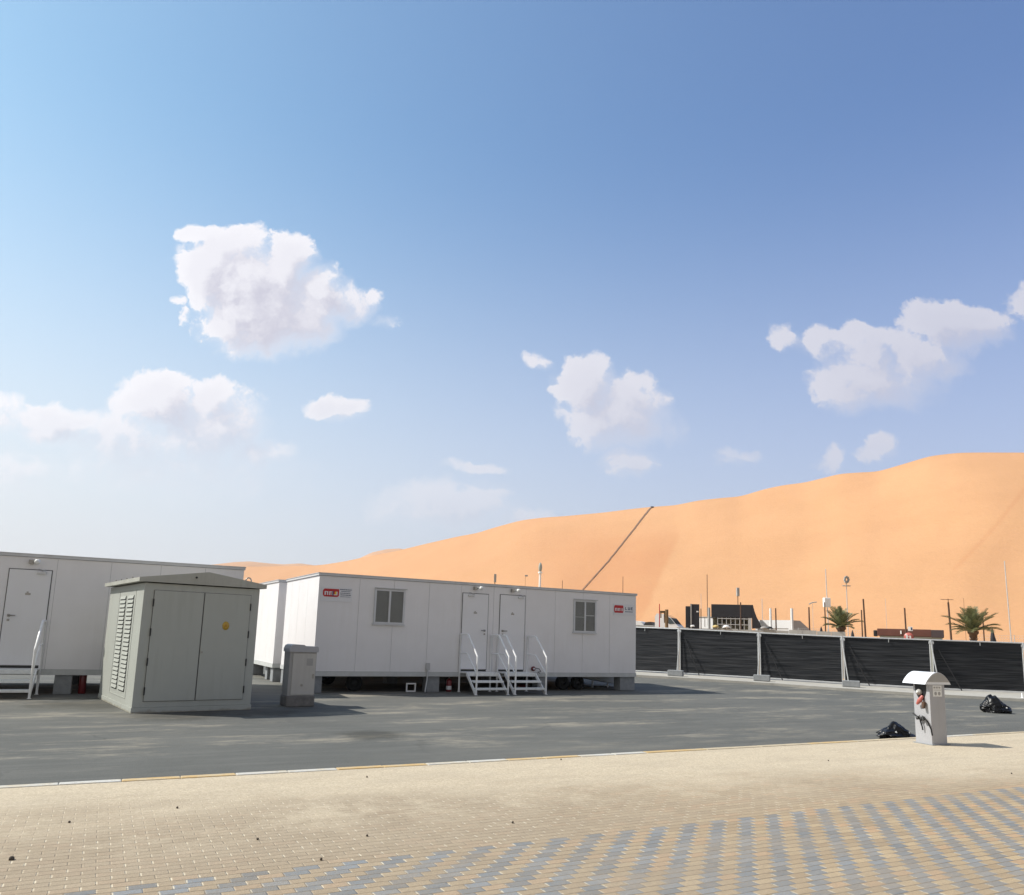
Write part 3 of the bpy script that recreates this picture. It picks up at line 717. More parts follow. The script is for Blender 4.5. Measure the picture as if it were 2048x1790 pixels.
def cabin(label, loc, rz, L, W, z0=.45, z1=3.29, seams=(), eseams=(1.2, 2.25, 3.2)):
    e = empty('site_cabin', loc, rz, label, 'cabin', 'white portable site cabins')
    zf = z0 + .125; zt = z1 - .085; d = .012
    m = MB().box(d, L - d, d, W - d, zf, zt, 1)
    panels(m, 0, L, seams, zf + .006, zt, 0, d, 'x', -1); panels(m, 0, L, seams, zf + .006, zt, W, d, 'x', 1)
    panels(m, 0, W, eseams, zf + .006, zt, 0, d, 'y', -1); panels(m, 0, W, eseams, zf + .006, zt, L, d, 'y', 1)
    m.build('wall', [M['panel'], M['seam']], e)
    MB().box(-.03, L + .03, -.03, W + .03, zt + .008, z1 - .012).box(-.045, L + .045, -.045, W + .045, z1 - .012, z1).build('roof', M['trim'], e)
    m = MB().box(-.015, L + .015, -.015, .10, z0, zf).box(-.015, L + .015, W - .10, W + .015, z0, zf)
    m.box(-.015, .10, .10, W - .10, z0, zf).box(L - .10, L + .015, .10, W - .10, z0, zf)
    for k in range(int(L / .8)): m.box(.3 + k * .8, .36 + k * .8, .1, W - .1, z0 + .01, zf - .02)
    m.build('base_frame', M['skirt'], e)
    MB().box(.1, L - .1, .1, W - .1, zf - .018, zf - .004).build('floor', M['rubber'], e)  # black plate added to deepen the shade under the cabin
    return e
C1 = cabin('white site cabin with two doors and two windows behind the grey pillar cabinet', (-5.304, 21.209, 0), .5018, 11.08, 3.945,
           seams=(1.17, 2.21, 3.32, 4.38, 5.50, 6.66, 7.77, 8.86, 9.96))
window(C1, 1.62, 2.55, 1.93, 2.93); window(C1, 8.48, 9.38, 1.89, 2.95, True)
door(C1, 4.43, 5.30, .66, 2.95, True, 4.60); door(C1, 5.73, 6.62, .66, 2.97, False, 6.36)
wall_lamp(C1, 4.86, 3.12); wall_lamp(C1, 6.18, 3.12)
# signs
sg = MB().box(.06, .96, -.012, -.001, 2.50, 2.90).build('sign', M['signwhite'], C1)
lg = MB().prism([(.16, 2.63), (.53, 2.63), (.575, 2.66), (.575, 2.85), (.16, 2.85), (.12, 2.80), (.12, 2.68)], 1, -.020, -.013, 0)
lg.build('logo_patch', M['signred'], sg)
lt = MB(); glyphs(lt, [('n', 0), ('n', 0), ('J', 0)], .165, 2.675, .0205, -.025, -.0205); lt.box(.38, .415, -.026, -.0252, 2.66, 2.79, 2).box(.452, .50, -.0262, -.0252, 2.695, 2.775, 1)
lt.build('lettering', [M['signwhite'], M['signyellow'], M['signblue']], sg)
t2 = MB()
for k, (a, b_, h) in enumerate(((.60, .93, .022), (.64, .90, .016), (.61, .90, .018), (.62, .92, .02), (.62, .91, .012))):
    z = 2.845 - k * .050; xx = a
    t2 = MB()
    while xx < b_: w_ = random.uniform(.03, .07); t2.box(xx, min(b_, xx + w_), -.016, -.0125, z - h / 2, z + h / 2); xx += w_ + .010
    t2.build('text_line', M['signblue'], sg)
sg = MB().box(10.10, 10.98, -.012, -.001, 2.52, 2.90).build('sign', M['signwhite'], C1)
MB().prism([(10.16, 2.60), (10.50, 2.60), (10.52, 2.64), (10.52, 2.82), (10.50, 2.855), (10.16, 2.855), (10.13, 2.8), (10.13, 2.66)], 1, -.020, -.013).build('logo_patch', M['signred'], sg)
lt = MB(); glyphs(lt, [('n', 0), ('n', 0), ('i', 0)], 10.165, 2.66, .0195, -.025, -.0205); lt.build('lettering', M['signwhite'], sg)
t2 = MB(); glyphs(t2, [('L', 0), ('U', 0), ('E', 0)], 10.60, 2.71, .019, -.016, -.0125)
t2.build('text_line', M['signblue'], sg); t2 = MB(); xx = 10.60
while xx < 10.92: w_ = random.uniform(.03, .06); t2.box(xx, xx + w_, -.016, -.0125, 2.635, 2.66); xx += w_ + .012
t2.build('text_line', M['signblue'], sg)
# outlet with hose, round red socket with cord
bx = MB().box(3.31, 3.43, -.06, 0, .64, .84, 0, .01).tube([(3.37, -.03, .64), (3.36, -.05, .5), (3.35, -.06, .35), (3.30, -.12, .15), (3.24, -.22, .02)], .022).build('drain_pipe', M['pipe'], C1)
pk = MB().lathe([(0, -.02), (.07, -.015), (.075, .03), (.05, .07), (0, .075)], (0, 0, 0), 16).build('power_socket', M['red'], C1); pk.rotation_euler = (pi / 2, 0, 0); pk.location = (6.98, -.02, .70)
MB().tube([(7.06, -.05, .72), (7.16, -.09, .70), (7.22, -.10, .62), (7.12, -.08, .60), (7.20, -.08, .56)], .010).build('cord', M['cable'], C1)
MB().lathe([(0, 0), (.03, 0), (.034, .02), (0, .03)], (0, 0, 0), 12).build('socket_cap', M['signwhite'], pk).location = (-.02, 0, .08)
def wheel(par, x, y):
    w = MB().lathe([(.10, -.09), (.21, -.09), (.235, -.06), (.235, .06), (.21, .09), (.10, .09)], (0, 0, 0), 24)
    o = w.build('wheel', M['rubber'], par); o.rotation_euler = (pi / 2, 0, 0); o.location = (x, y, .235)
    MB().lathe([(0, -.05), (.10, -.06), (.10, .06), (0, .05)], (0, 0, 0), 16).build('rim', M['black'], o)
for x in (1.35, 8.45, 9.05): wheel(C1, x, .55); wheel(C1, x, 3.3)

C0 = cabin('large white cabin cut off at the left edge, behind the green-grey enclosure', (-7.06, 20.18, 0), .43, 0.001 + 11.0, 3.945)
# local origin of this cabin is its right front corner, so shift its children to the left
for ch in [k for k in COL.objects if k.parent == C0]: ch.location.x -= 11.0
C0['label'] = 'white site cabin at the left edge, its right end behind the green-grey enclosure'
wa = [k for k in COL.objects if k.parent == C0 and k.name.startswith('wall')][0]
sm = MB()
for x in (-10, -8.9, -7.8, -6.7, -5.55, -4.28, -3.12, -2.0, -.95): sm.box(x - .003, x + .003, -.0015, .001, .58, 3.19)
sm.build('panel_joint', M['seam'], C0)
door(C0, -5.24, -4.38, .66, 2.90, False, -4.68); wall_lamp(C0, -4.78, 3.09)
C2 = cabin('white site cabin at the back, seen in the gap between enclosure and two-door cabin', (-7.55, 24.97, 0), .52, 11.08, 3.9, seams=(1.2, 2.3, 3.4, 4.5, 5.6, 6.7, 7.8, 8.9, 10))

# blocks under the cabins
def block_at(cab, lx, ly, sx, sy, sz, label, rz=0., name='concrete_block'):
    a = cab.rotation_euler.z; c = cab.location
    x = c.x + lx * cos(a) - ly * sin(a); y = c.y + lx * sin(a) + ly * cos(a)
    o = MB().box(-sx / 2, sx / 2, -sy / 2, sy / 2, 0, sz, 0, .012).build(name, M['concrete'], None, (x, y, gz(x, y)), a + rz)
    return tag(o, label, 'block', 'concrete blocks propping up the cabins')
for lx, sx, lab in ((.14, .28, 'concrete block under the left front corner of the two-door cabin, beside the pillar cabinet'),
                (3.60, .39, 'concrete block under the two-door cabin, just right of the white hose'),
                (7.34, .29, 'concrete block under the two-door cabin, right of the second staircase'),
                (10.76, .62, 'large concrete block under the right front corner of the two-door cabin')):
    block_at(C1, lx, .22, sx, .36, .445, lab)
for lx, lab in ((.2, 'left'), (3.6, 'second'), (7.3, 'third'), (10.8, 'rightmost')):
    block_at(C1, lx, 3.7, .38, .36, .445, 'shaded concrete block under the back edge of the two-door cabin, %s of its row' % lab)
block_at(C0, -3.87, .2, .37, .36, .445, 'pale concrete block under the left cabin between the stairs and the red extinguisher')
block_at(C0, -.3, .2, .38, .36, .445, 'concrete block under the right end of the left cabin, behind the enclosure')
block_at(C0, -3.87, 3.7, .38, .36, .445, 'shaded concrete block under the back edge of the left cabin')
block_at(C2, .25, .25, .42, .36, .445, 'concrete block under the near corner of the back cabin, right of a white block')
block_at(C2, .25, 1.3, .3, .3, .445, 'white-sided block under the end wall of the back cabin', 0)
block_at(C2, .25, 3.5, .4, .36, .445, 'concrete block under the far left corner of the back cabin')

# staircases
def stairs(cab, lx0, lx1, label):
    a = cab.rotation_euler.z; c = cab.location; w = lx1 - lx0
    e = empty('staircase', (c.x + lx0 * cos(a), c.y + lx0 * sin(a), 0), a, label, 'staircase', 'white metal steps with handrails at the cabin doors')
    MB().box(.02, w - .02, -.56, -.03, .565, .60, 0, .006).box(.02, w - .02, -.565, -.545, .50, .565).build('landing', M['tread'], e)
    for yy, z in ((-.70, .385), (-.93, .19)):
        MB().box(.03, w - .03, yy - .26, yy, z - .035, z, 0, .006).box(.03, w - .03, yy - .262, yy - .25, z - .055, z - .035).build('tread', M['tread'], e)
    for x in (.015, w - .015):
        MB().prism([(-.52, .60), (-.60, .60), (-1.22, .03), (-1.22, -.0), (-1.12, -.0), (-.52, .52)], 0, x - .012, x + .012).build('stringer', M['rail'], e)
        r = .027
        h = MB().tube([(x, -.04, 0), (x, -.04, 1.70), (x, -.06, 1.71), (x, -.50, 1.71), (x, -.56, 1.69), (x, -1.20, 1.10), (x, -1.215, 1.05), (x, -1.20, 0)], r, 10)
        h.tube([(x, -.04, 1.15), (x, -.50, 1.15), (x, -.55, 1.13), (x, -1.20, .60)], .021, 8)
        h.build('handrail', M['rail'], e)
        for yy in (-.04, -1.20): MB().box(x - .04, x + .04, yy - .04, yy + .04, 0.001, .012).build('foot_plate', M['rail'], e)
    return e
stairs(C1, 4.39, 5.46, 'white metal staircase at the left door of the two-door cabin')
stairs(C1, 5.67, 6.76, 'white metal staircase at the right door of the two-door cabin')
stairs(C0, -5.44, -4.36, 'white metal staircase cut off by the left edge of the photo')

# extinguishers
def extinguisher(x, y, h, label, rz=0., tilt=None):
    e = empty('fire_extinguisher', (x, y, gz(x, y)), rz, label, 'fire extinguisher', 'red fire extinguishers under the cabins')
    MB().lathe([(0, 0), (.075, .0), (.082, .015), (.082, h * .66), (.07, h * .73), (.035, h * .79), (.022, h * .80), (.022, h * .86), (0, h * .86)], n=20).build('cylinder', M['red'], e)
    v = MB().lathe([(0, h * .85), (.028, h * .85), (.028, h * .9), (0, h * .92)], n=12).build('valve', M['metal'], e)
    MB().box(-.01, .11, -.012, .012, h * .92, h * .945).box(-.01, .10, -.010, .010, h * .97, h * .99).build('handle', M['black'], v)
    MB().tube([(-.02, 0, h * .88), (-.09, 0, h * .84), (-.11, 0, h * .6), (-.10, 0, h * .28)], .012).build('hose', M['rubber'], e)
    if tilt: e.rotation_euler = (tilt, 0, rz); e.location.z += .085
    return e
extinguisher(-10.30, 18.93, .66, 'tall dark red fire extinguisher under the left cabin, right of a concrete block')
x1 = extinguisher(-1.73, 23.33, .46, 'red fire extinguisher with a white label, left of the first staircase')
MB().lathe([(.0835, .06), (.0835, .17)], n=20).build('label', M['signwhite'], x1)
extinguisher(.43, 25.3, .5, 'red fire extinguisher lying in the shade behind the second staircase', .6, pi / 2)

# odds and ends below the front cabin
e = MB().box(-.15, .15, -.02, .02, 0, .035).box(-.15, .15, -.02, .02, .215, .25).box(-.15, -.115, -.02, .02, .035, .215).box(.115, .15, -.02, .02, .035, .215).build('square_frame', M['rail'], None, (-2.80, 22.78, .001), .5018)
tag(e, 'small white square frame standing under the cabin left of the hose', 'frame')
a = C1.rotation_euler.z
def c1w(x, y): return (C1.location.x + x * cos(a) - y * sin(a), C1.location.y + x * sin(a) + y * cos(a))
x, y = c1w(9.1, 1.2)
e = empty('ramp', (x, y, 0), a, 'sloping grey metal ramp lying under the right end of the two-door cabin', 'ramp')
MB().prism([(0, .44), (0, .47), (2.2, .17), (2.2, .12)], 1, 0, .9).build('deck', M['galv'], e)
MB().prism([(0, .44), (2.2, .445), (2.2, .14)], 1, -.02, -.0).build('side_plate', M['skirt'], e)
for k in (1.1, 1.75): MB().tube([(k, .1, 0), (k, .1, .28 - .1 * (k - 1))], .03).build('leg', M['galv'], e)

# ------------------------------------------------------------------ big grey enclosure
E2 = empty('transformer_enclosure', (-7.247, 15.156, 0), .647, 'large green-grey electrical enclosure with double doors and a low gable roof', 'electrical enclosure')
BL, BW, BH = 2.305, 3.55, 2.53
MB().box(0, BL, 0, BW, .10, BH, 0, .01).box(-.012, BL + .012, -.012, BW + .012, .0, .10).build('body', M['kiosk_g'], E2)
ov = .12
rf = MB(); ax = 1.2
gab = [(-ov, BH + .02), (-ov, BH + .10), (ax, BH + .29), (BL + ov, BH + .10), (BL + ov, BH + .02)]
rf.prism(gab, 1, -.07, BW + .10)
r_ = rf.build('roof', M['kiosk_roof'], E2)
MB().tube([(.95, -.075, BH + .16), (.95, -.085, BH + .16)], .022, 10).build('screw', M['black'], r_)
def eye(x, y, z, s=1.):
    pts = [(x + .0, y, z)]; 
    pts = [(x + s * .065 * sin(t), y, z + s * .075 - s * .085 * cos(t)) for t in [pi * .12 + k * (2 * pi - pi * .24) / 12 for k in range(13)]]
    MB().tube(pts, .014 * s, 8).tube([(x, y, z - .03), (x, y, z + .01)], .03 * s, 8).build('lifting_eye', M['metal'], r_)
eye(2.22, .55, BH + .11); eye(2.2, 3.2, BH + .11, .8); eye(.30, 3.2, BH + .13, .55); eye(.75, 3.3, BH + .17, .45)
for k, yy in enumerate((1.1, 1.7, 2.3, 2.9)): MB().tube([(-.02, yy, BH + .10), (-.02, yy, BH + .155)], .014, 6).build('roof_bolt', M['metal'], r_)
for (x0, x1, hl) in ((.19, 1.155, True), (1.165, 2.125, False)):
    d = MB().box(x0 - .004, x1 + .004, -.008, -.0015, .214, 2.396, 1).box(x0 + .006, x1 - .006, -.022, -.007, .222, 2.388, 0, .004).build('door', [M['kiosk_g'], M['gasket']], E2)
    hx = x0 + .0 if hl else x1 + .0
    for z in (.42, .98, 1.56, 2.14):
        MB().tube([(hx, -.024, z - .075), (hx, -.024, z + .075)], .014, 8).build('hinge', M['black'], d)
    if not hl:
        MB().lathe([(.072, 0), (.072, .004), (0, .004)], (0, 0, 0), 20).build('sticker', M['yellow'], d)
        st = [k for k in COL.objects if k.name.startswith('sticker')][0]; st.rotation_euler = (pi / 2, 0, 0); st.location = (1.64, -.023, 1.73); st.scale = (1, 1.25, 1)
        MB().prism([(-.03, -.02), (.03, -.02), (.0, .045)], 2, .0045, .006).build('symbol', mat('sticker_ink', (.45, .22, .02), .6), d)
        sy = [k for k in COL.objects if k.name.startswith('symbol')][0]; sy.rotation_euler = (pi / 2, 0, 0); sy.location = (1.64, -.023, 1.73)
        MB().box(1.185, 1.225, -.034, -.022, 1.16, 1.20).build('lock', M['metal'], d)
# louvred vent panel on the sunny end
lp = MB()
lp.box(-.006, .0, .68, 2.34, .22, .235).box(-.006, .0, .68, 2.34, 2.405, 2.42).box(-.006, .0, .68, .695, .235, 2.405).box(-.006, .0, 2.325, 2.34, .235, 2.405)
lp.build('vent_panel', M['kiosk_g'], E2)
for y0, y1, zt in ((.84, 1.44, 2.30), (1.62, 2.22, 2.30)):
    l = MB().box(-.004, -.001, y0, y1, .34, zt, 1)
    nb = 22
    for k in range(nb):
        z = .34 + (zt - .34) * k / nb; s = (zt - .34) / nb
        l.prism([(-.003, z + s * .99), (-.006, z + s * .99), (-.024, z + s * .24), (-.020, z + s * .20), (-.003, z + s * .26)], 1, y0 + .03, y1 - .03, 0)
    l.build('louvre', [M['kiosk_g'], M['black']], E2)

# ------------------------------------------------------------------ pillar cabinet
E3 = empty('pillar_cabinet', (-4.859, 17.292, 0), .515, 'narrow grey pillar cabinet on a dark concrete base, right of the enclosure', 'cabinet')
MB().box(-.02, .62, -.02, .55, 0, .24, 0, .03).build('base', M['concrete_dark'], E3)
MB().prism([(.0, .24), (.60, .24), (.60, 1.20), (.0, 1.20)], 1, .0, .52).build('body', M['pillar_d'], E3)
MB().prism([(-.02, 1.20), (.625, 1.20), (.635, 1.24), (.625, 1.31), (.60, 1.33), (.33, 1.335), (.30, 1.36), (.06, 1.37), (.01, 1.34), (-.02, 1.27)], 1, -.03, .55).build('cap', M['bollard'], E3)
d = MB().box(.07, .59, -.014, -.002, .26, 1.17, 0, .005).build('door', M['pillar_l'], E3)
MB().box(.53, .56, -.03, -.014, .62, .72).build('handle', M['metal'], d)
MB().box(.38, .52, -.017, -.0145, .90, 1.06).build('plate', M['pillar_d'], d)
MB().tube([(.30, -.013, .47), (.30, -.020, .47)], .03, 12).build('lock', M['metal'], d)

# ------------------------------------------------------------------ bollard on the pavement
E4 = empty('service_bollard', (7.184, 13.175, .12), .33, 'grey service bollard with a curved roof on the paving at the right', 'bollard')
w = .335; hb = 1.0
bd = MB(); r = .02
bd.box(0, w, 0, w, 0, hb, 0, .008); bo = bd.build('body', M['bollard'], E4)
MB().box(-.035, w + .035, -.035, w + .035, .0, .012).build('base_plate', M['concrete'], E4)
# barrel roof: arch seen on the front face, axis running back
arc = []; n = 18; x0, x1 = -.105, w + .135; rise = .205
for k in range(n + 1):
    t = k / n; x = x0 + (x1 - x0) * t; arc.append((x, hb + .0 + rise * sin(pi * t) ** .8))
inner = [(x0 + .015 + (x1 - x0 - .03) * k / n, hb + .0 - .0 + (rise - .022) * sin(pi * k / n) ** .8) for k in range(n, -1, -1)]
rb = MB(); rb.prism(arc, 1, -.012, w + .13, 0)
ro = rb.build('roof', M['roofmetal'], E4)
ge = MB().prism([(a_, b_ - .008) for a_, b_ in arc][1:-1], 1, -.018, -.013, 0).build('gable', M['pillar_d'], ro)
# front label
fl = MB().box(.07, .265, -.006, -.001, .80, .985).build('label', M['sand_paper'], E4)
lb = MB()
for k in range(3): lb.box(.085 + k * .055, .125 + k * .055, -.009, -.0065, .935, .965)
lb.box(.085, .25, -.009, -.0065, .905, .912)
lb.lathe([(.0, 0), (.026, 0)], (0, 0, 0), 10)
for cxk in (.125, .205):
    lb.prism([(cxk + .028 * cos(t), .85 + .032 * sin(t)) for t in [k * pi / 5 for k in range(10)]], 1, -.009, -.0065)
lb.v = lb.v; lb.build('label_print', M['pillar_d'], fl)
# sockets on a black plate painted as the recess's shade, on the sunny side (left face, local x = 0)
sk = MB().prism([(.06, .99), (.30, .99), (.29, .86), (.24, .77), (.18, .72), (.12, .74), (.07, .86)], 0, -.0035, -.001).build('socket_opening_shade', M['black'], E4)
MB().lathe([(0, 0), (.045, 0), (.05, .035), (.035, .06), (0, .065)], n=14).build('socket', M['pillar_d'], sk)
s_ = [k for k in COL.objects if k.name.startswith('socket') and k.parent == sk][0]; s_.rotation_euler = (0, -pi / 2, 0); s_.location = (-.004, .19, .86)
MB().lathe([(0, .066), (.022, .066), (.022, .075), (0, .08)], n=12).build('socket_cap', M['lens'], sk)
s_ = [k for k in COL.objects if k.name.startswith('socket_cap')][-1]; s_.rotation_euler = (0, -pi / 2, 0); s_.location = (-.004, .19, .86)
rp = MB().tube([(-.02, .13, .80), (-.07, .15, .72), (-.05, .22, .66)], [.022, .034, .02], 10).build('red_plug', M['pinkred'], E4)
MB().tube([(-.03, .10, .70), (-.06, .09, .60)], [.035, .025], 10).build('socket_flap', M['brown'], E4)
cb = MB().tube([(-.02, w + .01, .49), (-.03, .27, .455), (-.05, .22, .43), (-.05, .19, .46), (-.04, .16, .40), (-.05, .13, .46), (-.05, .09, .45), (-.03, .04, .37), (-.015, -.005, .26), (-.004, -.012, .16)], .012, 8)
cb.tube([(-.04, .19, .44), (-.05, .17, .36), (-.04, .155, .30), (-.03, .15, .23)], .011, 8).tube([(-.05, .235, .44), (-.06, .215, .41)], .028, 8).tube([(-.05, .12, .45), (-.06, .10, .40)], .026, 8)
cb.build('cable', M['cable'], E4)
MB().tube([(w + .0, .12, .52), (w + .03, .12, .50), (w + .055, .11, .42)], .018, 8).build('side_clip', M['pillar_d'], E4)

# ------------------------------------------------------------------ black bags
def bag(x, y, sx, sy, sz, seed, label, rz):
    bm = bmesh.new(); bmesh.ops.create_icosphere(bm, subdivisions=5, radius=1)
    for v in bm.verts:
        p = v.co.copy(); q_ = p * 1.6 + Vector((seed, seed * .7, 0))
        n1 = noise.noise(q_); n2 = abs(noise.noise(q_ * 2.3)); n3 = abs(noise.noise(q_ * 5.1))
        rr_ = 1 + .38 * n1 - .30 * n2 - .07 * n3
        p *= rr_
        # a peak to one side, a sagging flank to the other
        pk_ = exp(-((p.x + .25) ** 2 + p.y ** 2) * 2.2)
        z = max(p.z, -.42); z = (z + .42) * (.55 + .75 * pk_)
        v.co = Vector((p.x * sx, p.y * sy, z * sz * .85))
    vs = [v.co[:] for v in bm.verts]; bm.verts.index_update(); fs_ = [[v.index for v in f.verts] for f in bm.faces]; bm.free()
    o = MB().add(vs, fs_, 0, True).build('plastic_bag', M['bag'], None, (x, y, gz(x, y)), rz)
    return tag(o, label, 'bag', 'crumpled black plastic bags on the asphalt')
b1 = bag(7.50, 14.98, .37, .27, .215, 3.1, 'crumpled black plastic bag on the asphalt just left of the bollard', .2)
b2 = bag(13.80, 21.95, .38, .30, .36, 8.4, 'crumpled black plastic bag on the asphalt near the fence, right of the bollard', -.2)
for o, pts in ((b1, [(-.17, -.19, .14), (.10, -.20, .13)]), (b2, [(.10, -.2, .20), (.22, -.18, .15), (.02, -.26, .05)])):
    for (a_, b_, c_) in pts:
        # white flecks standing in for glints of light on the plastic
        MB().add([(a_ - .018, b_, c_), (a_ + .02, b_ - .01, c_ - .006), (a_ + .014, b_ + .004, c_ + .028), (a_ - .014, b_ + .006, c_ + .02)], [(0, 1, 2, 3)]).build('bag_glint', M['sand_paper'], o)

# ------------------------------------------------------------------ fence
POST = [(4.83, 37.0, .23, 2.30), (7.86, 35.25, .23, 2.26), (11.02, 33.72, .209, 2.17), (14.10, 32.40, .157, 2.10), (17.2, 31.25, .12, 2.075), (20.62, 30.75, .10, 2.06), (23.9, 30.0, .1, 2.06)]
lab = ['leftmost fence panel with dark netting, partly hidden by the white cabin', 'dark fence panel behind the black booth side, first full panel from the cabin', 'dark fence panel below the long white cabin in the distance',
       'dark fence panel below the left palm and the maroon roof', 'dark fence panel directly behind the bollard, below the right palm', 'fence panel cut off at the right edge of the photo']
lab[1] = 'dark netted fence panel, first full panel right of the white cabin'
for i in range(6):
    x0, y0, z0, t0 = POST[i]; x1, y1, z1, t1 = POST[i + 1]
    L = math.hypot(x1 - x0, y1 - y0); an = math.atan2(y1 - y0, x1 - x0)
    e = empty('site_fence', (x0, y0, z0), an, lab[i], 'fence panel', 'dark netted site fence panels in a row')
    dz = z1 - z0; hl, hr = t0 - z0, t1 - z0
    r = .022
    def zt(s): return hl + (hr - hl) * s / L
    def zb(s): return .045 + dz * s / L
    # netting: sagging horizontal folds
    nx, nz = 60, 48; vs = []; fs = []
    for a_ in range(nx + 1):
        s = .05 + (L - .10) * a_ / nx
        for b_ in range(nz + 1):
            f = b_ / nz; z = zb(s) + (zt(s) - .02 - zb(s)) * f
            sag = .05 * sin(pi * s / L) ** 2
            k = noise.noise(Vector((i * 9 + s * .35, (z + sag) * 9.5, 0))) * .015 + noise.noise(Vector((i * 5 + s * 1.1, (z + sag) * 21, 4))) * .008
            vs.append((s, k - .01, z))
    for a_ in range(nx):
        for b_ in range(nz): q_ = a_ * (nz + 1) + b_; fs.append((q_, q_ + nz + 1, q_ + nz + 2, q_ + 1))
    MB().add(vs, fs, 0, True).build('netting', M['net'], e)
    fr = MB().tube([(.02, -.03, hl), (L - .02, -.03, hr)], .028, 10)
    fr.tube([(.04, -.035, .03), (.04, -.035, hl)], r, 10).tube([(L - .05, -.035, dz + .03), (L - .05, -.035, hr)], r, 10)
    fr.tube([(.04, -.03, .05), (L - .05, -.03, dz + .05)], .016, 8)
    fr.build('frame', M['galv'], e)
    MB().tube([(.26, -.06, hl * .80), (.95, -.30, .0 + dz * .25)], .022, 8).build('brace', M['black'], e)
    MB().tube([(L * .53, -.06, zt(L * .5) - .16), (L * .53, -.06, zt(L * .5) - .03)], .012, 6).build('tie', M['galv'], e)
    if i > 0:
        sk_ = .10 if i < 3 else -.14
        MB().tube([(-.02, -.05, hl + .02), (.015, -.10, hl * .75), (.03 - sk_, -.22, .03)], .025, 8).build('support_post', M['galv'], e)
        MB().box(-.09, .09, -.075, -.0, hl - .16, hl - .06, 0, .01).build('clamp', M['galv'], e)
labs = ['grey concrete foot under the first fence post right of the cabin', 'grey concrete foot under the second fence post, below the dark stage roof', 'grey concrete foot under the fence post below the left palm']
for (x, y, z, t), lb_ in zip(POST[1:4], labs):
    nx_, ny_ = -.46, -.888; dd = {0: 2.2, 1: 2.0, 2: 2.1}[labs.index(lb_)]
    px_, py_ = x + nx_ * dd * .55 + (-.05 if lb_ is labs[0] else 0), y + ny_ * dd
    o = MB().box(-.32, .32, -.16, .16, 0, .24, 0, .02).build('concrete_weight', M['concrete'], None, (px_, py_, gz(px_, py_) + (.10 if py_ > edge_y(px_) else .0)), -.42)
    tag(o, lb_, 'concrete foot', 'concrete feet of the fence')
o = MB().tube([(0, 0, 0), (0, 0, .17)], .03, 8).lathe([(.0, 0), (.06, 0), (.06, .01), (0, .01)], n=10).build('marker_post', M['rail'], None, (18.35, 27.6, .10)); tag(o, 'short white marker stub by the walkway at the right edge', 'marker')

# ------------------------------------------------------------------ compound behind the fence
ZG = -.08
def pole(x, y, top, r, m_, label, cat='pole', name='pole', group=None, head=None, lean=.0, bottom=ZG):
    e = empty(name, (x, y, bottom), 0, label, cat, group)
    h = top - bottom
    MB().tube([(0, 0, 0), (lean * .5, 0, h * .5), (lean, 0, h)], [r, r * .95, r * .8], 8).build('shaft', m_, e)
    if head == 'flood':     # cluster of floodlights in a ring
        hd = MB()
        for k in range(8):
            t = 2 * pi * k / 8; cx_, cz_ = .16 * cos(t), .23 * sin(t)
            hd.box(lean + cx_ - .07, lean + cx_ + .07, -.16, .02, h + .5 + cz_ - .08, h + .5 + cz_ + .08, 0, .01)
        hd.tube([(lean, 0, h - .05), (lean, 0, h + .3)], r * .9, 8).tube([(lean - .34, -.02, h - .02), (lean + .34, -.02, h - .02)], .045, 6)
        hd.build('floodlight', M['pillar_d'], e)
    if head == 'box':
        MB().box(lean - .10, lean + .12, -.14, .14, h - .75, h + .0, 0, .02).build('lamp_head', M['pillar_d'], e)
    if head == 'oval':
        MB().lathe([(0, -.45), (.08, -.4), (.15, -.22), (.17, 0), (.14, .22), (.07, .4), (0, .45)], (lean, 0, h + .40), 12).build('lamp_head', M['greenwall'], e)
        MB().lathe([(.13, -.15), (.22, 0), (.13, .05)], (lean, 0, h - .05), 12).build('collar', M['rail'], e)
    if head == 'small': MB().box(lean - .05, lean + .22, -.05, .05, h - .08, h + .06, 0, .02).build('lamp_head', M['pillar_d'], e)
    if head == 'cross': MB().box(lean - .42, lean + .30, -.012, .012, h + .14, h + .165).tube([(lean, 0, h - .02), (lean, 0, h + .2)], .018, 6).build('crossbar', M['brown'], e)
    if head == 'whitebox': MB().box(lean - .27, lean + .27, -.2, .2, h - 3.25, h - 2.45, 0, .06).build('equipment_box', M['rail'], e)
    if head == 'tee': MB().tube([(lean - .3, 0, h - .15), (lean, 0, h), (lean + .35, 0, h + .05)], .05, 6).build('lamp_head', M['pillar_d'], e)
    return e
G1 = 'tall thin poles behind the fence'; G2 = 'short posts behind the fence'
pole(-1.37, 70, 7.25, .045, M['brown'], 'slim floodlight mast above the cabin roof over the left door', 'floodlight mast', 'floodlight_mast', 'floodlight masts', 'box')
e = pole(2.77, 69.95, 7.6, .12, M['rail'], 'thick white mast with an oval lamp head above the cabin roof over the right door', 'floodlight mast', 'floodlight_mast', 'floodlight masts', 'oval')
pole(20.1, 67.05, 6.5, .04, M['brown'], 'thin mast with a dark lamp head standing behind the black stage roof', 'floodlight mast', 'floodlight_mast', 'floodlight masts', 'box')
pole(28.36, 64.0, 6.75, .04, M['galv'], 'thin mast with a ring of floodlights directly behind the left palm', 'floodlight mast', 'floodlight_mast', 'floodlight masts', 'flood', -.0)
pole(1.42, 69.98, 7.2, .015, M['brown'], 'very thin pole above the cabin roof between the two masts', 'pole', group=G1, head='small')
pole(4.83, 69.83, 6.85, .028, M['brown'], 'short thin pole tip above the cabin roof right of the white mast', 'pole', group=G1)
pole(10.3, 69.24, 7.34, .030, M['brown'], 'thin pole above the cabin roof over the right window', 'pole', group=G1, head=None)
pole(17.59, 67.75, 7.64, .035, M['brown'], 'tall thin brown pole between the black booth and the stage', 'pole', group=G1, head=None)
pole(17.07, 67.89, 5.94, .02, M['galv'], 'thin grey pole just right of the black booth', 'pole', group=G1, head=None)
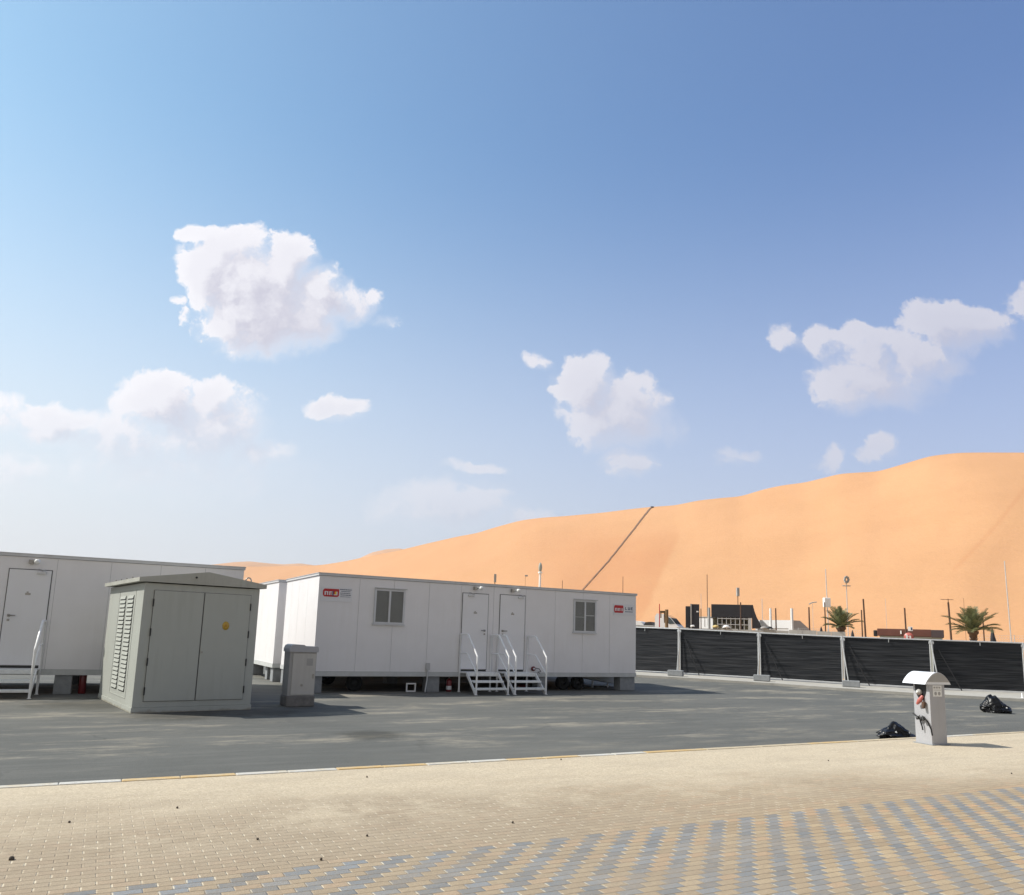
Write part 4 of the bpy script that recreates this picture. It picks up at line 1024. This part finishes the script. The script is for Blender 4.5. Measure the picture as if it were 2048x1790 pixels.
pole(22.03, 66.44, 5.58, .028, M['galv'], 'thin pole in front of the left end of the long white cabin', 'pole', group=G1, head=None)
pole(27.01, 64.58, 8.16, .045, M['galv'], 'tall pole with a white box halfway up, behind the left palm', 'pole', 'equipment_pole', G1, 'whitebox', -.12)
pole(38.4, 58.52, 8.62, .040, M['galv'], 'tallest grey pole at the right edge, right of the right palm', 'pole', group=G1, head=None, lean=-.12)
pole(25.85, 65.0, 5.3, .016, M['galv'], 'thin pole with a slanted lamp left of the left palm', 'lamp post', 'lamp_post', G1, 'tee')
pole(32.0, 64.8, 5.8, .016, M['galv'], 'very thin pole above the left end of the maroon roof', 'pole', group=G1)
pole(9.66, 49.06, 4.02, .035, M['signred'], 'short reddish rod beside the wooden post', 'pole', group=G2)
pole(12.18, 48.49, 3.78, .035, M['brown'], 'short brown post just right of the black booth', 'post', 'post', G2)
pole(12.66, 48.37, 3.85, .10, M['greywall'], 'thick pale post left of the black stage roof', 'post', 'post', G2)
pole(16.19, 47.3, 3.88, .085, M['rail'], 'white post in front of the middle of the long white cabin', 'post', 'post', G2)
pole(16.45 + .03, 47.2, 3.9, .05, M['brown'], 'brown post in front of the long white cabin, right of the white post', 'post', 'post', G2, bottom=ZG)
pole(17.36, 46.9, 3.9, .10, M['rail'], 'white post at the right end of the long white cabin', 'post', 'post', G2)
pole(18.28, 46.54, 3.99, .055, M['brown'], 'brown post right of the shaded cabin end', 'post', 'post', G2)
pole(19.11, 46.2, 4.3, .045, M['brown'], 'brown post rising behind the left side of the left palm', 'post', 'post', G2)
pole(14.51, 47.85, 4.22, .05, M['brown'], 'short post tip sticking up above the black stage roof', 'post', 'post', G2)
pole(21.15, 45.31, 4.52, .06, M['brown'], 'thick dark post, taller of the pair between the palms', 'post', 'post', G2, lean=-.1)
pole(20.97 - .02, 45.39, 3.87, .045, M['brown'], 'shorter brown post of the pair between the palms', 'post', 'post', G2)
pole(23.05, 44.37, 4.02, .055, M['brown'], 'brown post in front of the maroon roof', 'post', 'post', G2, lean=-.05)
pole(25.04, 43.28, 4.36, .06, M['brown'], 'dark post with a thin crossbar left of the right palm', 'post', 'post', G2, 'cross', -.1)
pole(26.36, 42.49, 3.5, .04, M['brown'], 'dark post behind the right side of the right palm', 'post', 'post', G2)
pole(25.6, 42.9, 4.6, .010, M['brown'], 'hair-thin rod rising above the right palm', 'pole', 'rod', G2)
# wooden post with a bracket
e = empty('wooden_post', (10.10, 48.97, ZG), 0, 'weathered wooden post with a torn bracket in front of the white truck', 'post')
MB().tube([(0, 0, 0), (.0, 0, 3.75)], .11, 10).build('shaft', M['wood'], e)
MB().box(-.42, .05, -.05, .05, 3.52, 3.66).box(-.40, -.34, -.04, .04, 3.2, 3.52).box(-.16, -.08, -.04, .04, 2.9, 3.52).build('bracket', M['wood'], e)

def folded(x, y, top, label):
    e = empty('folded_parasol', (x, y, ZG), 0, label, 'parasol', 'folded black parasols')
    h = top - ZG
    MB().tube([(0, 0, 0), (0, 0, h - .7)], .03, 8).build('pole', M['rail'], e)
    MB().tube([(0, 0, h - .85), (.02, 0, h - .7), (0, 0, h - .45), (0, 0, h - .15), (0, 0, h)], [.10, .15, .11, .06, .01], 9).build('canopy', M['darkclad'], e)
folded(26.70, 42.27, 2.95, 'folded black parasol right of the right palm'); folded(20.47, 45.62, 2.68, 'folded black parasol just right of the left palm'); folded(18.85, 46.2, 2.85, 'folded black parasol left of the left palm')

# black booth (two joined dark boxes)
e = empty('black_booth', (13.96, 60.4, ZG), -.22, 'black two-part booth with a stepped top left of the stage', 'booth')
MB().box(0, .42, 0, 1.2, 0, 4.52, 0, .01).build('lower_box', M['darkclad'], e); MB().box(.42, 1.05, -.25, 1.2, 0, 4.68, 0, .01).build('taller_box', M['darkclad'], e)
MB().box(.36, .46, -.28, -.2, 0, 4.7).build('corner_trim', M['pillar_d'], e); MB().box(.82, .98, -.27, -.252, 4.05, 4.15).build('label_plate', M['rail'], e)
# stage
e = empty('stage', (15.87, 59.95, ZG), -.27, 'stage with a black boxed roof over a pale scaffold grid', 'stage')
MB().box(0, 3.05, 0, 3.5, 3.72, 4.72, 0, .02).build('roof_fascia', M['darkclad'], e)
MB().prism([(3.05, 4.72), (3.05, 2.9), (3.75, 3.0), (3.62, 3.35), (3.40, 3.75), (3.22, 4.3), (3.13, 4.72)], 1, -.02, .5).build('side_curtain', M['darkclad'], e)
g = MB()
for k in range(8): g.box(.45 + k * .33, .50 + k * .33, .02, .08, 0, 3.70)
for z in (3.60, 3.15, 2.70, 2.2, 1.4): g.box(.45, 2.85, .0, .06, z, z + .05)
g.box(2.78, 3.0, 0, .15, 0, 3.70); g.build('scaffold', M['galv'], e)
MB().box(.1, 2.95, 1.3, 1.4, 0, 3.70).build('backdrop', mat('backdrop', (.20, .20, .15), .8, 0, .6, 2.5), e)
random.seed(3); bl = MB()
for k in range(26):
    x = random.uniform(.5, 2.7); z = random.uniform(2.5, 3.5); s = random.uniform(.06, .14); bl.box(x - s * .7, x + s * .7, .5, .7, z - s, z + s, 0, .02)
bl.build('stage_equipment', M['fabric_far'], e)
# white cabins and vehicles behind
e = empty('white_cabin', (14.95, 64.3, ZG), -.85, 'small white cabin between the black booth and the stage', 'cabin')
MB().box(0, 2.95, 0, 2.4, 0, 3.76, 0, .01).build('wall', M['whiteclad'], e); MB().box(-.05, 3.0, -.05, 2.45, 3.77, 3.83).build('roof', M['pillar_d'], e)
MB().box(.95, 1.15, -.02, -.002, 3.35, 3.65).build('window', M['windglass'], e); MB().box(1.75, 1.80, -.02, -.002, 3.0, 3.82).box(2.05, 2.10, -.02, -.002, 3.1, 3.82).build('panel_joint', M['greyclad'], e)
e = empty('long_white_cabin', (20.25, 62.85, ZG), -.92, 'long white cabin with a grey stripe and shaded end wall', 'cabin')
prf = [(0, 0), (0, 3.68), (1.3, 3.68), (3.1, 2.82), (3.1, 0)]
MB().prism(prf, 0, 0, 3.2).build('wall', M['whiteclad'], e)
MB().box(-.02, 3.0, -.02, -.002, 2.98, 3.05).build('stripe', M['greyclad'], e)
MB().prism(prf, 0, 3.205, 3.24).build('end_wall', M['greyclad'], e)  # grey plate puts the shade of this end into its colour
MB().box(3.245, 3.27, .3, 1.3, 2.7, 3.05).build('end_panel', M['greywall'], e)
e = empty('flatbed_truck', (8.4, 57.6, ZG), -.42, 'white truck with a sloping windscreen behind the wooden post', 'truck')
MB().prism([(2.62, .9), (2.62, 3.50), (2.75, 3.74), (3.30, 3.70), (3.78, 3.45), (4.15, 3.0), (4.42, 2.75), (4.5, .7), (3.9, .5)], 1, 0, 2.1).build('cab', M['whiteclad'], e)
MB().prism([(3.28, 3.66), (3.78, 3.40), (4.10, 3.02), (3.72, 2.98), (3.30, 3.2)], 1, -.015, -.002).build('side_window', M['windglass'], e)
MB().prism([(3.345, 3.69), (3.80, 3.45), (4.17, 3.0), (4.15, 2.99), (3.78, 3.44), (3.33, 3.67)], 1, .06, 2.04).build('windscreen', M['windglass'], e)
bd = MB().box(-1.2, 2.55, 0, 2.1, 2.55, 2.85, 0, .02)
bd.build('cargo_bed', M['greywall'], e)
ld = MB()
for k in range(5): ld.prism([(-1.1 + k * .72, 2.86), (-1.0 + k * .72, 3.08 + .10 * (k % 2)), (-.6 + k * .72, 3.12), (-.38 + k * .72, 2.86)], 1, .05, 2.0, k % 2)
ld.build('cargo_sheet', [M['fabric_far'], M['whiteclad']], e)
for x in (-.6, .4, 3.4):
    w_ = MB().lathe([(.2, -.15), (.46, -.15), (.5, -.1), (.5, .1), (.46, .15), (.2, .15)], n=20).build('wheel', M['rubber'], e); w_.rotation_euler = (pi / 2, 0, 0); w_.location = (x, .2, .5)
# low site wall just behind the fence, with rubble sacks
mb = MB(); pts = [(4.5, 47.2), (8.0, 46.6), (12.2, 45.6), (16.2, 44.3), (19.0, 43.2)]
for (a_, b_), (c_, d_) in zip(pts, pts[1:]):
    L = math.hypot(c_ - a_, d_ - b_); an = math.atan2(d_ - b_, c_ - a_); nn = int(L / .7)
    for k in range(nn):
        s0_, s1_ = L * k / nn + .01, L * (k + 1) / nn - .01; hh = 2.50 + random.uniform(-.03, .05) + (.06 if a_ < 8 else 0)
        v = [(s0_, 0), (s1_, 0), (s1_, .25), (s0_, .25)]
        W = [(a_ + p[0] * cos(an) - p[1] * sin(an), b_ + p[0] * sin(an) + p[1] * cos(an)) for p in v]
        mb.prism(W, 2, ZG, hh)
o = mb.build('site_wall', M['greywall']); tag(o, 'low pale concrete wall just behind the fence top, left of the left palm', 'wall')
labs = ['white sack on the low wall at the cabin corner', 'white bundle on the low wall under the black booth', 'yellowish sack on the low wall below the small white cabin', 'white sack on the low wall left of the stage scaffold', 'dark bundle on the low wall at the second fence post', 'dark bundle on the low wall under the stage curtain']
for k, ((x, y), s, m_) in enumerate(zip([(6.9, 46.75), (11.0, 45.85), (12.3, 45.55), (12.9, 45.35), (15.2, 44.6), (14.9, 44.7)], (.24, .14, .20, .22, .18, .20), ['rail', 'rail', 'signyellow', 'rail', 'black', 'greyclad'])):
    bm = bmesh.new(); bmesh.ops.create_icosphere(bm, subdivisions=3, radius=1)
    vs = []
    for v in bm.verts:
        n1 = noise.noise(v.co * 1.7 + Vector((k * 3, 0, 0))); c = v.co * (1 + .35 * n1); vs.append((c.x * s, c.y * s * .5, max(c.z, -.3) * s * .55))
    bm.verts.index_update(); fs = [[v.index for v in f.verts] for f in bm.faces]; bm.free()
    o = MB().add(vs, fs, 0, True).build('sack', M[m_] if m_ != 'signyellow' else mat('sack_cloth', (.62, .47, .2), .8), None, (x, y, 2.60), -.2)
    tag(o, labs[k], 'sack', 'sacks and bundles on the low wall')
# maroon-roofed pavilion
e = empty('pavilion', (26.0, 54.05, ZG), -.487, 'low pavilion with a long maroon roof box over a pale green wall', 'pavilion')
MB().box(0, 3.35, 0, 3, 2.60, 3.10, 0, .04).build('roof', M['maroon'], e); MB().box(3.35, 4.1, -.02, 3.02, 2.56, 3.08, 0, .03).build('roof_end', mat('dark_plum', (.06, .045, .05), .6, 0, .1, 2), e)
MB().box(-.25, -.01, .2, 1, 2.55, 2.98, 0, .06).build('air_unit', M['black'], e)
MB().box(.15, 4.0, .1, 2.9, 0, 2.59).build('wall', M['greenwall'], e)
MB().box(1.45, 1.53, -.04, -.002, 2.75, 2.98).build('lamp', M['rail'], e)
e = empty('round_sign', (23.05, 44.20, ZG), -.4, 'round red and white sign on a pole in front of the maroon roof', 'sign')
MB().tube([(0, 0, 0), (0, 0, 2.35)], .03, 8).build('pole', M['galv'], e)
s_ = MB().lathe([(0, -.02), (.26, -.02), (.26, .02), (0, .02)], (0, 0, 0), 24).build('disc', M['pinkred'], e); s_.rotation_euler = (pi / 2, 0, 0); s_.location = (.02, -.05, 2.42)
MB().box(-.13, -.03, -.082, -.075, 2.3, 2.55).box(.05, .13, -.082, -.075, 2.35, 2.5).box(-.02, .04, -.082, -.075, 2.44, 2.47).build('emblem', M['signwhite'], e)
MB().box(.0, .24, -.03, .0, 2.78, 3.02, 0).box(.14, .22, -.035, -.031, 2.82, 2.98, 1).build('upper_plate', [M['rail'], M['signblue']], e)
# low mesh fences
def meshfence(x0, y0, x1, y1, top, label):
    L = math.hypot(x1 - x0, y1 - y0); e = empty('mesh_fence', (x0, y0, ZG), math.atan2(y1 - y0, x1 - x0), label, 'fence', 'low wire mesh fences in the compound')
    g = MB(); h = top - ZG; n = int(L / .12)
    for k in range(n + 1): g.box(L * k / n - .004, L * k / n + .004, -.004, .004, 0, h)
    for k in range(int((h - 1.6) / .15) + 1): g.box(0, L, -.008, -.004, h - k * .15 - .01, h - k * .15)
    g.build('wire_mesh', M['galv'], e); p = MB()
    for k in range(int(L / 2.2) + 1): MB().tube([(k * 2.2, .02, 0), (k * 2.2, .02, h + .03)], .022, 6).build('post', M['galv'], e)
meshfence(20.2, 48.5, 22.0, 47.3, 2.72, 'wire mesh fence between the left palm and the maroon roof')
meshfence(27.2, 45.2, 31.5, 42.6, 2.62, 'wire mesh fence behind the right palm')
meshfence(18.6, 49.2, 20.1, 48.6, 2.75, 'short wire mesh fence left of the left palm')

# ------------------------------------------------------------------ palms
def palm(x, y, ztop_trunk, R, seed, label, nf=30):
    random.seed(seed)
    e = empty('palm_tree', (x, y, ZG), random.uniform(0, 6), label, 'palm tree', 'young date palms behind the fence')
    h = ztop_trunk - ZG; tr = MB()
    pts = []; rs = []
    nn = 26
    for k in range(nn + 1):
        t = k / nn; pts.append((.03 * sin(t * 3), 0, h * t)); rs.append((.17 - .05 * t + .16 * max(0, t - .85) / .15) * (1.12 if k % 2 else .94))
    tr.tube(pts, rs, 12)
    for k in range(60):     # cut frond stubs
        a_ = k * 2.4; z = h * (.35 + .65 * k / 60); tr.tube([(.12 * cos(a_), .12 * sin(a_), z), (.21 * cos(a_), .21 * sin(a_), z + .13)], [.035, .018], 5)
    tr.build('trunk', M['trunk'], e)
    cr = MB()
    for k in range(nf):
        az = k * 2.399 + random.uniform(-.25, .25); lift = radians(88 - 74 * (k / nf) ** 1.0 + random.uniform(-7, 7))
        L = R * random.uniform(.85, 1.2) * (.88 + .25 * sin(pi * k / nf)); P = Vector((0, 0, h - .05)); d = Vector((cos(az) * cos(lift), sin(az) * cos(lift), sin(lift)))
        spine = [P.copy()]; ns = 13
        for j in range(ns):
            t = j / ns; d = (d + Vector((0, 0, -.030 - .045 * t)) * (.5 + .9 * (k / nf))).normalized(); P = P + d * L / ns; spine.append(P.copy())
        cr.tube(spine, [.018 * (1 - .8 * j / ns) + .003 for j in range(ns + 1)], 4)
        for j in range(2, ns * 3):
            t = j / (ns * 3); i0 = int(t * ns); p0 = spine[i0].lerp(spine[min(ns, i0 + 1)], t * ns - i0)
            T = (spine[min(ns, i0 + 1)] - spine[i0]).normalized(); side = T.cross(Vector((0, 0, 1))); 
            if side.length < .05: side = Vector((1, 0, 0))
            side.normalize(); upv = side.cross(T)
            ll = L * .30 * sin(pi * (.12 + .85 * t)) ** .7 * random.uniform(.8, 1.15)
            for s__ in (-1, 1):
                dr_ = (T * .75 + side * s__ * .75 + upv * random.uniform(.1, .45)).normalized(); q1 = p0 + dr_ * ll + Vector((0, 0, -.10 * ll))
                wv_ = dr_.cross(upv).normalized() * .011; mid = p0 + dr_ * ll * .5
                cr.add([p0 - wv_ * .5, p0 + wv_ * .5, mid + wv_, q1, mid - wv_], [(0, 1, 2, 3, 4)])
    cr.build('crown', M['leaf'], e, fix=False)
    return e
palm(19.11, 44.03, 2.80, 1.10, 5, 'left young palm tree with a bushy crown behind the fence', 34)
palm(24.90, 41.04, 2.74, 1.28, 11, 'right young palm tree with a bushy crown behind the fence', 38)

# ------------------------------------------------------------------ small dark stones on the paving
random.seed(12)
for k, (x, y) in enumerate([(-1.51, 8.75), (-1.06, 6.32), (-1.26, 5.65), (.75, 10.39), (-3.3, 5.44), (-2.87, 7.04), (-3.48, 6.44), (-1.86, 6.12), (4.55, 11.05), (.09, 6.89), (6.71, 10.42)]):
    bm = bmesh.new(); bmesh.ops.create_icosphere(bm, subdivisions=2, radius=.0095 if k not in (4,) else .018)
    vs = [(v.co * (1 + .4 * noise.noise(v.co * 40 + Vector((k, 0, 0)))))[:] for v in bm.verts]; bm.verts.index_update(); fs = [[v.index for v in f.verts] for f in bm.faces]; bm.free()
    o = MB().add(vs, fs).build('stone', M['stone'], None, (x, y, .129), k)
    tag(o, 'tiny dark stone lying on the sandy block paving', 'stone', 'tiny dark stones on the paving')

# ------------------------------------------------------------------ haze
HZ = True
if HZ:
    m, nt, N, Lk, b = surf_nodes('haze_air'); N.remove(b)
    pvn = N.new('ShaderNodeVolumePrincipled'); pvn.inputs['Color'].default_value = (.93, .93, .96, 1); pvn.inputs['Density'].default_value = .00016; pvn.inputs['Anisotropy'].default_value = .3
    Lk.new(pvn.outputs[0], N['Material Output'].inputs['Volume'])
    o = MB().box(-2700, 2700, -60, 2950, -5, 330).build('haze', m); struct(o, 'stuff')
SC.cycles.volume_bounces = 0
SC.cycles.max_bounces = 8
